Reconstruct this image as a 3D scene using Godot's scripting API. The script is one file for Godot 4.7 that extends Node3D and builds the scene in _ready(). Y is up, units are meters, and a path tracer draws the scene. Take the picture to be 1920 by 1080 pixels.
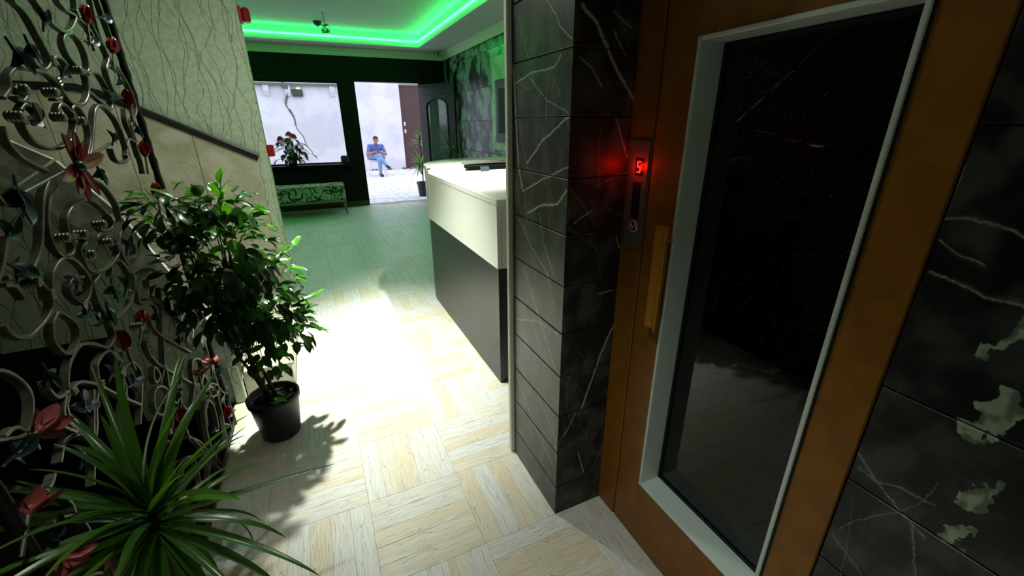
extends Node3D
# A lobby with a lift door, an iron screen beside a stair, plants, a reception desk and a street beyond the open entrance.
# Points are written P(x, height, depth): x to the right, depth away from the viewer along the passage.

const CEIL := 2.75      # ceiling over the passage
const LOBBY := 3.15     # ceiling over the lobby
const SOFFIT := 2.95
const FRONT := 9.5      # street front
const STREET := 17.0    # wall across the street
const TILE := 0.41

var M := {}
var names := {}
var rng := RandomNumberGenerator.new()


func P(x: float, h: float, d: float) -> Vector3:
	return Vector3(x, h, -d)


func rf(a: float, b: float) -> float:
	return rng.randf_range(a, b)


# ---------------------------------------------------------------- mesh builder
class MB:
	var v := PackedVector3Array()
	var n := PackedVector3Array()
	var uv := PackedVector2Array()
	var ix := PackedInt32Array()

	func vert(p: Vector3, q: Vector3, t := Vector2.ZERO) -> int:
		v.append(p); n.append(q); uv.append(t)
		return v.size() - 1

	func face(a: int, b: int, c: int) -> void:   # wound clockwise as seen from the side its normals point to
		var g := (v[b] - v[a]).cross(v[c] - v[a])
		if g.dot(n[a] + n[b] + n[c]) > 0.0:
			ix.append_array([a, c, b])
		else:
			ix.append_array([a, b, c])

	func quad(a: Vector3, b: Vector3, c: Vector3, d: Vector3, out: Vector3, ua := Vector2(0, 0), ub := Vector2(1, 0), uc := Vector2(1, 1), ud := Vector2(0, 1)) -> void:
		var k := vert(a, out, ua)
		vert(b, out, ub); vert(c, out, uc); vert(d, out, ud)
		face(k, k + 1, k + 2); face(k, k + 2, k + 3)

	func tri(a: Vector3, b: Vector3, c: Vector3, out: Vector3) -> void:
		var k := vert(a, out, Vector2(a.x + a.z, a.y))
		vert(b, out, Vector2(b.x + b.z, b.y)); vert(c, out, Vector2(c.x + c.z, c.y))
		face(k, k + 1, k + 2)

	# box from lo to hi with chamfered edges; UVs in metres
	func box(lo: Vector3, hi: Vector3, bev := 0.0, xf := Transform3D()) -> void:
		var l := lo.min(hi)
		var h := lo.max(hi)
		var c := (l + h) / 2.0
		var e := (h - l) / 2.0
		bev = minf(bev, e[e.min_axis_index()] * 0.49)
		for ax in 3:
			var u := (ax + 1) % 3
			var w := (ax + 2) % 3
			for s in [-1.0, 1.0]:
				var p := []
				for q in [[-1, -1], [1, -1], [1, 1], [-1, 1]]:
					var x := c
					x[ax] += s * e[ax]; x[u] += q[0] * (e[u] - bev); x[w] += q[1] * (e[w] - bev)
					p.append(x)
				var nn := Vector3.ZERO
				nn[ax] = s
				var t := []
				for x in p:
					t.append(Vector2(x.z, -x.y) if ax == 0 else Vector2(x.x, x.z) if ax == 1 else Vector2(x.x, -x.y))
				quad(xf * p[0], xf * p[1], xf * p[2], xf * p[3], xf.basis * nn, t[0], t[1], t[2], t[3])
		if bev <= 0.0:
			return
		for ax in 3:
			var u := (ax + 1) % 3
			var w := (ax + 2) % 3
			for su in [-1.0, 1.0]:
				for sw in [-1.0, 1.0]:
					var p := []
					for q in [[-1, 0], [1, 0], [1, 1], [-1, 1]]:
						var x := c
						x[ax] += q[0] * (e[ax] - bev)
						x[u] += su * (e[u] - (bev if q[1] == 0 else 0.0))
						x[w] += sw * (e[w] - (bev if q[1] == 1 else 0.0))
						p.append(x)
					var nn := Vector3.ZERO
					nn[u] = su; nn[w] = sw
					var f := func(x): return Vector2(x.x + x.z, -x.y + x.z * 0.3)
					quad(xf * p[0], xf * p[1], xf * p[2], xf * p[3], xf.basis * nn.normalized(), f.call(p[0]), f.call(p[1]), f.call(p[2]), f.call(p[3]))
		for sx in [-1.0, 1.0]:
			for sy in [-1.0, 1.0]:
				for sz in [-1.0, 1.0]:
					var s := Vector3(sx, sy, sz)
					var o := c + e * s
					tri(xf * (o - Vector3(0, sy, sz) * bev), xf * (o - Vector3(sx, 0, sz) * bev), xf * (o - Vector3(sx, sy, 0) * bev), xf.basis * s.normalized())

	# prism: polygon in a plane (origin o, axes a and b) pushed along t
	func prism(poly: PackedVector2Array, o: Vector3, a: Vector3, b: Vector3, t: Vector3) -> void:
		var tris := Geometry2D.triangulate_polygon(poly)
		var nn := t.normalized()
		for side in [0.0, 1.0]:
			var k := v.size()
			for q in poly:
				vert(o + a * q.x + b * q.y + t * side, nn * (side * 2.0 - 1.0), Vector2(q.x, -q.y))
			for i in range(0, tris.size(), 3):
				face(k + tris[i], k + tris[i + 1], k + tris[i + 2])
		var mid := Vector2.ZERO
		for q in poly:
			mid += q / poly.size()
		var turn := 0.0
		for i in poly.size():
			turn += poly[i].cross(poly[(i + 1) % poly.size()])
		for i in poly.size():
			var p := poly[i]
			var q := poly[(i + 1) % poly.size()]
			var e := (q - p).normalized()
			var o2 := Vector2(e.y, -e.x) * signf(turn)
			quad(o + a * p.x + b * p.y, o + a * q.x + b * q.y, o + a * q.x + b * q.y + t, o + a * p.x + b * p.y + t, (a * o2.x + b * o2.y).normalized(), Vector2(p.x, 0), Vector2(q.x, 0), Vector2(q.x, t.length()), Vector2(p.x, t.length()))

	# surface of revolution: profile of (radius, height); axis along xf's y
	func lathe(prof: Array, seg: int, xf := Transform3D(), sharp := 0.6) -> void:
		for i in prof.size() - 1:
			var p: Vector2 = prof[i]
			var q: Vector2 = prof[i + 1]
			if p.distance_to(q) < 1e-6:
				continue
			var d := (q - p).normalized()
			var f := Vector2(d.y, -d.x)
			var na := f
			var nb := f
			if i > 0:
				var d0: Vector2 = (p - prof[i - 1]).normalized()
				var f0 := Vector2(d0.y, -d0.x)
				if f0.dot(f) > sharp: na = (f + f0).normalized()
			if i + 2 < prof.size():
				var d1: Vector2 = (prof[i + 2] - q).normalized()
				var f1 := Vector2(d1.y, -d1.x)
				if f1.dot(f) > sharp: nb = (f + f1).normalized()
			var k := v.size()
			for s in seg + 1:
				var an := TAU * s / seg
				var r := Vector3(cos(an), 0, sin(an))
				vert(xf * (r * p.x + Vector3(0, p.y, 0)), xf.basis * (r * na.x + Vector3(0, na.y, 0)).normalized(), Vector2(float(s) / seg, p.y))
				vert(xf * (r * q.x + Vector3(0, q.y, 0)), xf.basis * (r * nb.x + Vector3(0, nb.y, 0)).normalized(), Vector2(float(s) / seg, q.y))
			for s in seg:
				var a := k + s * 2
				if p.x > 1e-6: face(a, a + 2, a + 1)
				if q.x > 1e-6: face(a + 1, a + 2, a + 3)

	# round tube along points with a radius at each
	func tube(pts: Array, rad: Array, seg := 8, caps := true) -> void:
		var side := Vector3.ZERO
		var k := v.size()
		for i in pts.size():
			var t: Vector3 = (pts[mini(i + 1, pts.size() - 1)] - pts[maxi(i - 1, 0)]).normalized()
			if side == Vector3.ZERO:
				side = t.cross(Vector3.UP if absf(t.y) < 0.9 else Vector3.RIGHT).normalized()
			side = (side - t * side.dot(t)).normalized()
			var o := t.cross(side)
			var r: float = rad[mini(i, rad.size() - 1)]
			for s in seg + 1:
				var an := TAU * s / seg
				var q := side * cos(an) + o * sin(an)
				vert(pts[i] + q * r, q, Vector2(float(s) / seg, i * 0.2))
		for i in pts.size() - 1:
			for s in seg:
				var a := k + i * (seg + 1) + s
				face(a, a + 1, a + seg + 1); face(a + 1, a + seg + 2, a + seg + 1)
		if caps:
			for e in [0, pts.size() - 1]:
				var t: Vector3 = (pts[1] - pts[0] if e else pts[0] - pts[1]).normalized()
				if e: t = (pts[e] - pts[e - 1]).normalized()
				var c := vert(pts[e], t)
				for s in seg + 1:
					vert(v[k + e * (seg + 1) + s], t)
				for s in seg:
					face(c, c + 1 + s, c + 2 + s)

	# bar of a rounded oblong section bent within the plane whose normal is across
	func bent_bar(pts: Array, across: Vector3, w: float, d: float) -> void:
		var sec := [Vector2(-1, -0.82), Vector2(-0.62, -1), Vector2(0.62, -1), Vector2(1, -0.82), Vector2(1, 0.82), Vector2(0.62, 1), Vector2(-0.62, 1), Vector2(-1, 0.82)]
		var rows := []
		for i in pts.size():
			var t: Vector3 = (pts[mini(i + 1, pts.size() - 1)] - pts[maxi(i - 1, 0)]).normalized()
			var s := across.cross(t).normalized()
			var r := []
			for q in 8:
				r.append(pts[i] + s * sec[q].x * w / 2.0 + across * sec[q].y * d / 2.0)
			rows.append([r, s])
		for q in 8:
			var p: Vector2 = sec[q]
			var e: Vector2 = sec[(q + 1) % 8]
			var o := Vector2((e.y - p.y) * d, -(e.x - p.x) * w).normalized()
			var k := v.size()
			for i in pts.size():
				var nn: Vector3 = rows[i][1] * o.x + across * o.y
				vert(rows[i][0][q], nn, Vector2(q / 8.0, i * 0.1))
				vert(rows[i][0][(q + 1) % 8], nn, Vector2((q + 1) / 8.0, i * 0.1))
			for i in pts.size() - 1:
				var f := k + i * 2
				face(f, f + 1, f + 2); face(f + 1, f + 3, f + 2)
		for e in [0, pts.size() - 1]:
			var t: Vector3 = (pts[0] - pts[1]) if e == 0 else (pts[e] - pts[e - 1])
			var c := vert(pts[e], t.normalized())
			for q in 9:
				vert(rows[e][0][q % 8], t.normalized())
			for q in 8:
				face(c, c + 1 + q, c + 2 + q)

	# a sheet over a grid of points, smooth, rows of equal length
	func sheet(rows: Array) -> void:
		var w: int = rows[0].size()
		var k := v.size()
		for i in rows.size():
			for j in w:
				var a: Vector3 = rows[mini(i + 1, rows.size() - 1)][j] - rows[maxi(i - 1, 0)][j]
				var b: Vector3 = rows[i][mini(j + 1, w - 1)] - rows[i][maxi(j - 1, 0)]
				var q := a.cross(b).normalized()
				if q.length() < 0.5 and i > 0: q = n[k + (i - 1) * w + j]
				if q.length() < 0.5: q = Vector3.UP
				vert(rows[i][j], q, Vector2(float(j) / (w - 1), float(i) / (rows.size() - 1)))
		for i in rows.size() - 1:
			for j in w - 1:
				var a := k + i * w + j
				face(a, a + 1, a + w); face(a + 1, a + w + 1, a + w)

	func arrays() -> Array:
		var a := []
		a.resize(Mesh.ARRAY_MAX)
		a[Mesh.ARRAY_VERTEX] = v
		a[Mesh.ARRAY_NORMAL] = n
		a[Mesh.ARRAY_TEX_UV] = uv
		a[Mesh.ARRAY_INDEX] = ix
		return a

	func mesh() -> ArrayMesh:
		var m := ArrayMesh.new()
		m.add_surface_from_arrays(Mesh.PRIMITIVE_TRIANGLES, arrays())
		return m


# ---------------------------------------------------------------- naming and placing
func numbered(called: String) -> String:
	names[called] = names.get(called, -1) + 1
	return called if names[called] == 0 else "%s_%03d" % [called, names[called]]


func tag(o: Node3D, label := "", category := "", group := "", kind := "") -> Node3D:
	if label: o.set_meta("label", label)
	if category: o.set_meta("category", category)
	if group: o.set_meta("group", group)
	if kind: o.set_meta("kind", kind)
	return o


func put(called: String, mesh: Mesh, mat: Material, parent: Node = null) -> MeshInstance3D:
	var o := MeshInstance3D.new()
	o.mesh = mesh
	o.material_override = mat
	o.name = numbered(called) if parent == null else called
	(self if parent == null else parent).add_child(o, true)
	return o


func part(called: String, mb: MB, mat: Material, parent: Node = null) -> MeshInstance3D:
	return put(called, mb.mesh(), mat, parent)


func thing(called: String, at: Vector3, label: String, category: String, group := "", kind := "") -> Node3D:
	var o := Node3D.new()
	o.name = numbered(called)
	add_child(o)
	o.position = at
	tag(o, label, category, group, kind)
	return o


func bx(lo: Vector3, hi: Vector3, bev := 0.0, xf := Transform3D()) -> MB:
	var m := MB.new()
	m.box(lo, hi, bev, xf)
	return m


func spline(pts: Array, per := 5, closed := false) -> Array:
	var o := []
	var c := pts.size()
	for i in (c if closed else c - 1):
		var a: Vector3 = pts[(i - 1 + c) % c] if closed or i > 0 else pts[0] * 2.0 - pts[1]
		var b: Vector3 = pts[i]
		var d: Vector3 = pts[(i + 1) % c]
		var e: Vector3 = pts[(i + 2) % c] if closed or i + 2 < c else d * 2.0 - b
		for k in per:
			o.append(b.cubic_interpolate(d, a, e, float(k) / per))
	o.append(pts[0] if closed else pts[c - 1])
	return o


# ---------------------------------------------------------------- materials and textures
func std(c: Color, rough := 0.6, metal := 0.0, spec := 0.5) -> StandardMaterial3D:
	var m := StandardMaterial3D.new()
	m.albedo_color = c
	m.roughness = rough
	m.metallic = metal
	m.metallic_specular = spec
	return m


func textured(im: Image, rough := 0.5, scale := Vector3.ONE, spec := 0.5, tint := Color.WHITE) -> StandardMaterial3D:
	var m := std(tint, rough, 0.0, spec)
	m.albedo_texture = ImageTexture.create_from_image(im)
	m.uv1_scale = scale
	return m


func glow(c: Color, energy: float) -> StandardMaterial3D:
	var m := std(Color(c.r * 0.3, c.g * 0.3, c.b * 0.3), 0.5)
	m.emission_enabled = true
	m.emission = c
	m.emission_energy_multiplier = energy
	return m


func noise(w: int, h: int, freq: float, seed_: int, octaves := 4, warp := 0.0) -> PackedByteArray:
	var f := FastNoiseLite.new()
	f.seed = seed_
	f.noise_type = FastNoiseLite.TYPE_SIMPLEX_SMOOTH
	f.frequency = freq
	f.fractal_octaves = octaves
	if warp > 0.0:
		f.domain_warp_enabled = true
		f.domain_warp_amplitude = warp
		f.domain_warp_frequency = freq * 0.7
	var im := f.get_seamless_image(w, h, false, false, 0.15)
	im.convert(Image.FORMAT_L8)
	return im.get_data()


# mixes two colours by noise, and a third along the lines where a second noise crosses its middle
func mottled(w: int, h: int, a: Color, b: Color, f1: float, seed_: int, vein := Color(0, 0, 0, 0), f2 := 0.01, thin := 6.0) -> Image:
	var n1 := noise(w, h, f1, seed_, 5)
	var n2 := noise(w, h, f2, seed_ + 7, 3, 40.0)
	var d := PackedByteArray()
	d.resize(w * h * 3)
	for i in w * h:
		var c := a.lerp(b, smoothstep(70.0, 185.0, n1[i]))
		if vein.a > 0.0:
			c = c.lerp(vein, vein.a * maxf(0.0, 1.0 - absf(n2[i] - 127.0) / thin))
		d[i * 3] = int(clampf(c.r, 0, 1) * 255); d[i * 3 + 1] = int(clampf(c.g, 0, 1) * 255); d[i * 3 + 2] = int(clampf(c.b, 0, 1) * 255)
	return Image.create_from_data(w, h, false, Image.FORMAT_RGB8, d)


# a broken, jittering line painted into a picture
func stroke(im: Image, pts: Array, width: float, c: Color, jitter := 2.0, wrap := true) -> void:
	var w := im.get_width()
	var h := im.get_height()
	var off := Vector2.ZERO
	for i in pts.size() - 1:
		var a: Vector2 = pts[i]
		var b: Vector2 = pts[i + 1]
		var steps := int(maxf(2.0, a.distance_to(b)))
		for s in steps:
			off += Vector2(rf(-1, 1), rf(-1, 1)) * 0.45 * jitter
			off *= 0.93
			var p := a.lerp(b, float(s) / steps) + off
			var r := width * rf(0.35, 1.0) * 0.5
			var al := c.a * rf(0.45, 1.0)
			for y in range(int(p.y - r), int(p.y + r) + 1):
				for x in range(int(p.x - r), int(p.x + r) + 1):
					var px := posmod(x, w) if wrap else x
					var py := posmod(y, h) if wrap else y
					if px < 0 or py < 0 or px >= w or py >= h:
						continue
					im.set_pixel(px, py, im.get_pixel(px, py).lerp(Color(c.r, c.g, c.b), al))


func black_marble(w: int, h: int, seed_: int, strands: int, scale: float) -> Image:
	var im := mottled(w, h, Color(0.07, 0.076, 0.073), Color(0.23, 0.24, 0.235), 0.011 / scale, seed_, Color(0.3, 0.32, 0.31, 0.35), 0.006 / scale, 2.5)
	rng.seed = seed_
	for k in strands:
		var p := Vector2(rf(0, w), rf(0, h))
		var dir := Vector2.from_angle(rf(0.9, 1.9) if rng.randf() < 0.6 else rf(0, TAU))
		var line := [p]
		for s in rng.randi_range(3, 7):
			dir = dir.rotated(rf(-0.35, 0.35))
			p += dir * rf(15, 50) * scale
			line.append(p)
		stroke(im, line, rf(0.7, 1.6) * scale, Color(0.62, 0.64, 0.6, rf(0.2, 0.6)), 1.6)
	return im


func wood(seed_: int, pale: Color, warm: Color, dark: Color, warmth: float) -> Image:
	var w := 512
	var h := 112
	var f := FastNoiseLite.new()
	f.seed = seed_
	f.frequency = 1.0
	f.fractal_octaves = 3
	rng.seed = seed_
	var knot := Vector2(rf(0.15, 0.85), rf(0.2, 0.8))
	var d := PackedByteArray()
	d.resize(w * h * 3)
	for y in h:
		for x in w:
			var u := float(x) / w
			var t := float(y) / h
			var bend := f.get_noise_2d(u * 1.4, t * 0.7) * 0.13
			var k := Vector2((u - knot.x) * 5.0, t - knot.y)
			bend += 0.13 * exp(-k.length_squared() * 14.0) * signf(k.y)
			var tt := t + bend
			var ring := 0.5 + 0.5 * sin(tt * 60.0 + f.get_noise_2d(u * 0.8 + 9.0, tt * 2.0) * 9.0)
			var fine := f.get_noise_2d(u * 2.2 + 40.0, tt * 55.0)
			var broad := f.get_noise_2d(u * 0.9 + 80.0, tt * 4.0)
			var c := pale.lerp(warm, clampf(warmth + broad * 0.7, 0.0, 1.0))
			c = c.lerp(dark, clampf(pow(ring, 4.0) * 0.22 + maxf(0.0, fine) * 0.95 - 0.03, 0.0, 0.7))
			if k.length() < 0.07:
				c = c.lerp(dark, 0.35)
			var i := (y * w + x) * 3
			d[i] = int(clampf(c.r, 0, 1) * 255); d[i + 1] = int(clampf(c.g, 0, 1) * 255); d[i + 2] = int(clampf(c.b, 0, 1) * 255)
	var im := Image.create_from_data(w, h, false, Image.FORMAT_RGB8, d)
	for s in 3:                                      # short dark cracks along the grain
		var p := Vector2(rf(20, 420), rf(8, 104))
		stroke(im, [p, p + Vector2(rf(20, 90), rf(-3, 3))], 1.6, Color(0.33, 0.3, 0.27, 0.55), 0.5, false)
	return im


func wallpaper() -> Image:
	var w := 1024
	var im := mottled(w, w, Color(0.69, 0.76, 0.65), Color(0.75, 0.80, 0.71), 0.02, 5)
	rng.seed = 77
	for k in 30:
		var x0 := k * w / 30.0 + rf(-14, 14)
		var a := rf(14, 46)
		var b := rf(5, 18)
		var pa := rf(0, TAU)
		var pb := rf(0, TAU)
		var f := rng.randi_range(1, 2)
		var g := rng.randi_range(3, 5)
		var run := rf(0, 20)
		for y in w:
			run -= 1.0
			if run < -3.0:
				run = rf(5, 22)
			if run < 0.0:
				continue
			var u := TAU * y / w
			var x := x0 + a * sin(f * u + pa) + b * sin(g * u + pb)
			for q in 3:
				var px := posmod(int(x) + q, w)
				im.set_pixel(px, y, im.get_pixel(px, y).lerp(Color(0.13, 0.15, 0.13), 0.85 if q == 1 else 0.5))
	return im


func fabric() -> Image:
	var im := mottled(512, 512, Color(0.56, 0.57, 0.50), Color(0.68, 0.68, 0.60), 0.03, 31)
	rng.seed = 12
	for k in 75:
		var p := Vector2(rf(0, 512), rf(0, 512))
		var an := rf(0, TAU)
		var line := []
		for s in 9:
			line.append(p)
			an += rf(0.1, 0.6) * (1 if k % 2 else -1)
			p += Vector2.from_angle(an) * rf(10, 20)
		stroke(im, line, rf(5, 16), Color(0.16, 0.2, 0.15, 0.55), 1.0)
	return im


func make_materials() -> void:
	for i in 6:
		var warm: float = [0.0, 0.6, 0.1, 0.3, -0.1, 0.8][i]
		var m := textured(wood(100 + i * 13, Color(0.83, 0.83, 0.825), Color(0.83, 0.77, 0.665), Color(0.48, 0.45, 0.41), warm), 0.42, Vector3.ONE, 0.45)
		M["plank%d" % i] = m
	M.grout = std(Color(0.60, 0.58, 0.54), 0.9)
	var paper := wallpaper()
	M.paper = textured(paper, 0.8, Vector3(0.8, 0.8, 1), 0.3)
	var cream := mottled(512, 512, Color(0.71, 0.70, 0.60), Color(0.80, 0.79, 0.71), 0.006, 9, Color(0.55, 0.5, 0.4, 0.25), 0.004, 9.0)
	M.cream = textured(cream, 0.3, Vector3(0.9, 0.9, 1))
	M.pale_stone = textured(mottled(256, 256, Color(0.66, 0.68, 0.63), Color(0.84, 0.85, 0.80), 0.02, 19), 0.3, Vector3(2, 2, 1))
	var rows := func(im: Image, list: Array, u0: float, du: float, flip: bool):
		for q in list:
			var line := []
			for i in range(0, q[0].size(), 2):
				var u: float = (q[0][i] / 1000.0 - u0) / du
				line.append(Vector2((1.0 - u if flip else u) * im.get_width(), (1.0 - q[0][i + 1] / 1000.0 / CEIL) * im.get_height()))
			stroke(im, line, q[1] * (2.3 if du < 0.6 else 1.5), Color(0.74, 0.75, 0.69, 0.85 if du < 0.6 else 0.4), 1.6, false)
			stroke(im, line, q[1] * 4.5, Color(0.5, 0.52, 0.49, 0.07), 2.5, false)
	var side := black_marble(384, 2048, 41, 60, 1.3)
	rows.call(side, [
		[[1319, 1948, 1262, 1897, 1238, 1867, 1165, 1823], 1.0], [[1540, 1737, 1417, 1759, 1262, 1762, 1225, 1789], 1.3], [[1169, 1618, 1336, 1543, 1453, 1458], 2.0],
		[[1562, 1793, 1542, 1601, 1520, 1444, 1486, 1360], 3.0], [[1486, 1355, 1332, 1415, 1158, 1473], 1.5], [[1441, 1278, 1328, 1326, 1221, 1347, 1165, 1400], 2.0],
		[[1437, 1749, 1306, 1670, 1170, 1628], 0.7], [[1311, 1708, 1307, 1608], 0.7], [[1521, 1243, 1406, 1154, 1260, 1073], 1.0], [[1472, 1051, 1341, 885, 1195, 715], 1.3],
		[[1280, 1086, 1209, 952], 0.9], [[1544, 778, 1341, 860, 1183, 870], 1.1], [[1330, 509, 1177, 399, 1160, 265], 1.0], [[1546, 482, 1351, 325, 1167, 240], 1.0], [[1347, 1295, 1303, 1179, 1223, 1085], 0.8]], 1.145, 0.44, true)
	M.marble_side = textured(side, 0.32, Vector3.ONE, 0.5)
	var front := black_marble(240, 2048, 43, 30, 1.3)
	rows.call(front, [
		[[751, 1904, 805, 1865, 842, 1809, 880, 1750, 924, 1702, 965, 1659], 3.0], [[750, 1778, 797, 1747, 833, 1700], 1.2], [[861, 1850, 915, 1786], 0.9], [[894, 1614, 948, 1495], 1.0],
		[[755, 1292, 828, 1328], 1.0], [[933, 1228, 963, 1158], 1.3], [[959, 878, 909, 765, 831, 519], 2.2], [[804, 514, 755, 417], 1.1], [[830, 298, 867, 172], 1.3], [[875, 1018, 938, 1024], 1.0], [[856, 1900, 925, 1860], 0.9]], 0.715, 0.28, false)
	M.marble_front = textured(front, 0.5, Vector3.ONE, 0.5)
	var near := black_marble(640, 2000, 47, 16, 1.2)
	rows.call(near, [
		[[334, 1444, 300, 1452, 251, 1444, 200, 1425], 1.6], [[330, 1408, 300, 1390, 262, 1380], 1.3], [[329, 1350, 290, 1346, 250, 1335, 207, 1332], 2.0], [[331, 942, 290, 905, 247, 877, 190, 850], 1.4],
		[[323, 912, 290, 905, 250, 923, 200, 930], 1.5], [[325, 712, 290, 690, 240, 660], 1.0], [[215, 860, 190, 780, 160, 700, 120, 600], 1.2]], -0.365, 0.7, true)
	for q in [[[196, 1350], [214, 1300], [217, 1270], [233, 1245], [226, 1228], [205, 1252], [186, 1285], [168, 1350]], [[180, 1200], [190, 1172], [205, 1150], [206, 1125], [222, 1105], [205, 1080], [186, 1090], [166, 1108], [150, 1150], [150, 1185], [165, 1180]], [[148, 1040], [162, 1015], [180, 985], [178, 955], [160, 948], [146, 985], [138, 1030]], [[148, 935], [170, 915], [186, 875], [170, 862], [150, 880], [140, 920]]]:
		var poly := PackedVector2Array()
		for p in q:
			poly.append(Vector2((1.0 - (p[0] / 1000.0 + 0.365) / 0.7) * 640.0, (1.0 - p[1] / 1000.0 / CEIL) * 2000.0))
		var box := Rect2(poly[0], Vector2.ZERO)
		for p in poly: box = box.expand(p)
		var nz := noise(256, 256, 0.03, 3, 4)
		for y in range(int(box.position.y), int(box.end.y)):
			for x in range(int(box.position.x), int(box.end.x)):
				var e := nz[(y % 256) * 256 + x % 256]
				if Geometry2D.is_point_in_polygon(Vector2(x + (e - 127) * 0.12, y + (nz[(x % 256) * 256 + y % 256] - 127) * 0.12), poly):
					near.set_pixel(x, y, Color(0.40, 0.46, 0.39).lerp(Color(0.64, 0.70, 0.61), smoothstep(90, 165, e)))
	M.marble_near = textured(near, 0.3, Vector3.ONE, 0.5)
	M.marble_green = textured(mottled(512, 512, Color(0.05, 0.06, 0.055), Color(0.55, 0.57, 0.55), 0.008, 61, Color(0.8, 0.83, 0.8, 0.7), 0.008, 4.0), 0.3, Vector3(0.6, 0.6, 1))
	M.jade = textured(mottled(256, 256, Color(0.60, 0.68, 0.55), Color(0.72, 0.78, 0.66), 0.012, 67, Color(0.4, 0.5, 0.38, 0.5), 0.008, 4.0), 0.35, Vector3(1.2, 1.2, 1))
	M.fabric = textured(fabric(), 0.85, Vector3(1.0, 1.0, 1), 0.2)
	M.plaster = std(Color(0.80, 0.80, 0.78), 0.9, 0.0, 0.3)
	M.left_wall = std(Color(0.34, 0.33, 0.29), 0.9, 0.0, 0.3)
	M.ceiling = std(Color(0.82, 0.82, 0.81), 0.95, 0.0, 0.2)
	M.cornice = std(Color(0.80, 0.79, 0.72), 0.8)
	M.dark_wood = textured(mottled(256, 256, Color(0.035, 0.032, 0.032), Color(0.055, 0.048, 0.046), 0.02, 71), 0.6, Vector3(1, 1, 1), 0.3)
	M.door_leaf = std(Color(0.09, 0.08, 0.09), 0.4)
	M.brown_board = std(Color(0.30, 0.22, 0.15), 0.55)
	M.espresso = textured(mottled(256, 256, Color(0.105, 0.09, 0.085), Color(0.14, 0.12, 0.115), 0.03, 73), 0.34, Vector3(1, 6, 1), 0.5)
	M.white_gloss = std(Color(0.86, 0.86, 0.82), 0.22)
	M.white_top = std(Color(0.88, 0.88, 0.84), 0.25)
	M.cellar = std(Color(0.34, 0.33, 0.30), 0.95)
	M.black = std(Color(0.02, 0.02, 0.02), 0.5)
	M.trim_stone = textured(mottled(256, 128, Color(0.06, 0.065, 0.06), Color(0.15, 0.16, 0.15), 0.03, 79, Color(0.6, 0.6, 0.56, 0.5), 0.02, 5.0), 0.35, Vector3(2, 2, 1))
	var brown := textured(mottled(256, 512, Color(0.50, 0.32, 0.085), Color(0.54, 0.35, 0.10), 0.02, 83), 0.36, Vector3(2, 1, 1), 0.4)
	M.brown = brown
	M.bronze_handle = std(Color(0.68, 0.46, 0.12), 0.33, 0.1)
	M.aluminium = std(Color(0.80, 0.85, 0.82), 0.4, 0.1)
	M.plate = std(Color(0.40, 0.40, 0.38), 0.42, 0.15)
	M.rubber = std(Color(0.012, 0.012, 0.012), 0.7)
	M.dark_glass = std(Color(0.005, 0.005, 0.006), 0.02, 0.0, 0.48)
	var pane := std(Color(0.96, 0.98, 1.0, 0.05), 0.02)
	pane.transparency = BaseMaterial3D.TRANSPARENCY_ALPHA
	M.pane = pane
	M.pale_trim = std(Color(0.86, 0.88, 0.80), 0.6)
	M.iron = textured(mottled(128, 128, Color(0.30, 0.30, 0.235), Color(0.37, 0.37, 0.30), 0.02, 91), 0.4, Vector3(1, 1, 1), 0.6)
	M.iron.metallic = 0.3
	M.iron_dark = std(Color(0.055, 0.05, 0.045), 0.5, 0.4)
	M.teal = std(Color(0.07, 0.17, 0.19), 0.3, 0.3)
	M.green_paint = std(Color(0.05, 0.26, 0.16), 0.28, 0.3)
	M.blue_paint = std(Color(0.09, 0.11, 0.17), 0.32, 0.3)
	M.silver_paint = std(Color(0.30, 0.34, 0.38), 0.3, 0.4)
	M.red_paint = std(Color(0.45, 0.07, 0.06), 0.3, 0.1)
	M.pink_paint = std(Color(0.62, 0.30, 0.30), 0.45)
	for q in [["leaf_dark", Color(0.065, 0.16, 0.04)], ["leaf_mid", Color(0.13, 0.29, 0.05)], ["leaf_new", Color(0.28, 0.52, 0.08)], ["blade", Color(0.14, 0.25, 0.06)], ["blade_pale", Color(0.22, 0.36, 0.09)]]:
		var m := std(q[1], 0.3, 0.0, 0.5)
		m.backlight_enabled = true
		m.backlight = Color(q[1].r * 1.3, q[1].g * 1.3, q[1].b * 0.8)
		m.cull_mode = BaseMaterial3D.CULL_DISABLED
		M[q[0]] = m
	M.bark = std(Color(0.30, 0.19, 0.12), 0.8)
	M.twig = std(Color(0.20, 0.22, 0.10), 0.7)
	M.soil = std(Color(0.05, 0.04, 0.03), 1.0)
	M.pot = std(Color(0.085, 0.085, 0.09), 0.45)
	M.pot_blue = std(Color(0.16, 0.20, 0.22), 0.5)
	M.red = std(Color(0.60, 0.045, 0.03), 0.4)
	M.red_lens = std(Color(0.55, 0.03, 0.02), 0.15)
	M.spathe = std(Color(0.66, 0.05, 0.07), 0.35)
	M.metal = std(Color(0.45, 0.46, 0.45), 0.35, 0.8)
	M.white_plastic = std(Color(0.85, 0.85, 0.84), 0.45)
	M.wire = std(Color(0.30, 0.28, 0.12), 0.6)
	M.blue_cap = std(Color(0.03, 0.22, 0.32), 0.4)
	M.bezel = std(Color(0.17, 0.16, 0.19), 0.4)
	M.outer = textured(mottled(512, 512, Color(0.80, 0.80, 0.82), Color(0.86, 0.86, 0.87), 0.006, 95, Color(0.6, 0.6, 0.62, 0.25), 0.004, 3.0), 0.95, Vector3(0.25, 0.25, 1), 0.2)
	M.outer_stain = std(Color(0.36, 0.35, 0.34), 0.95)
	M.shutter = std(Color(0.30, 0.22, 0.21), 0.8)
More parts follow.
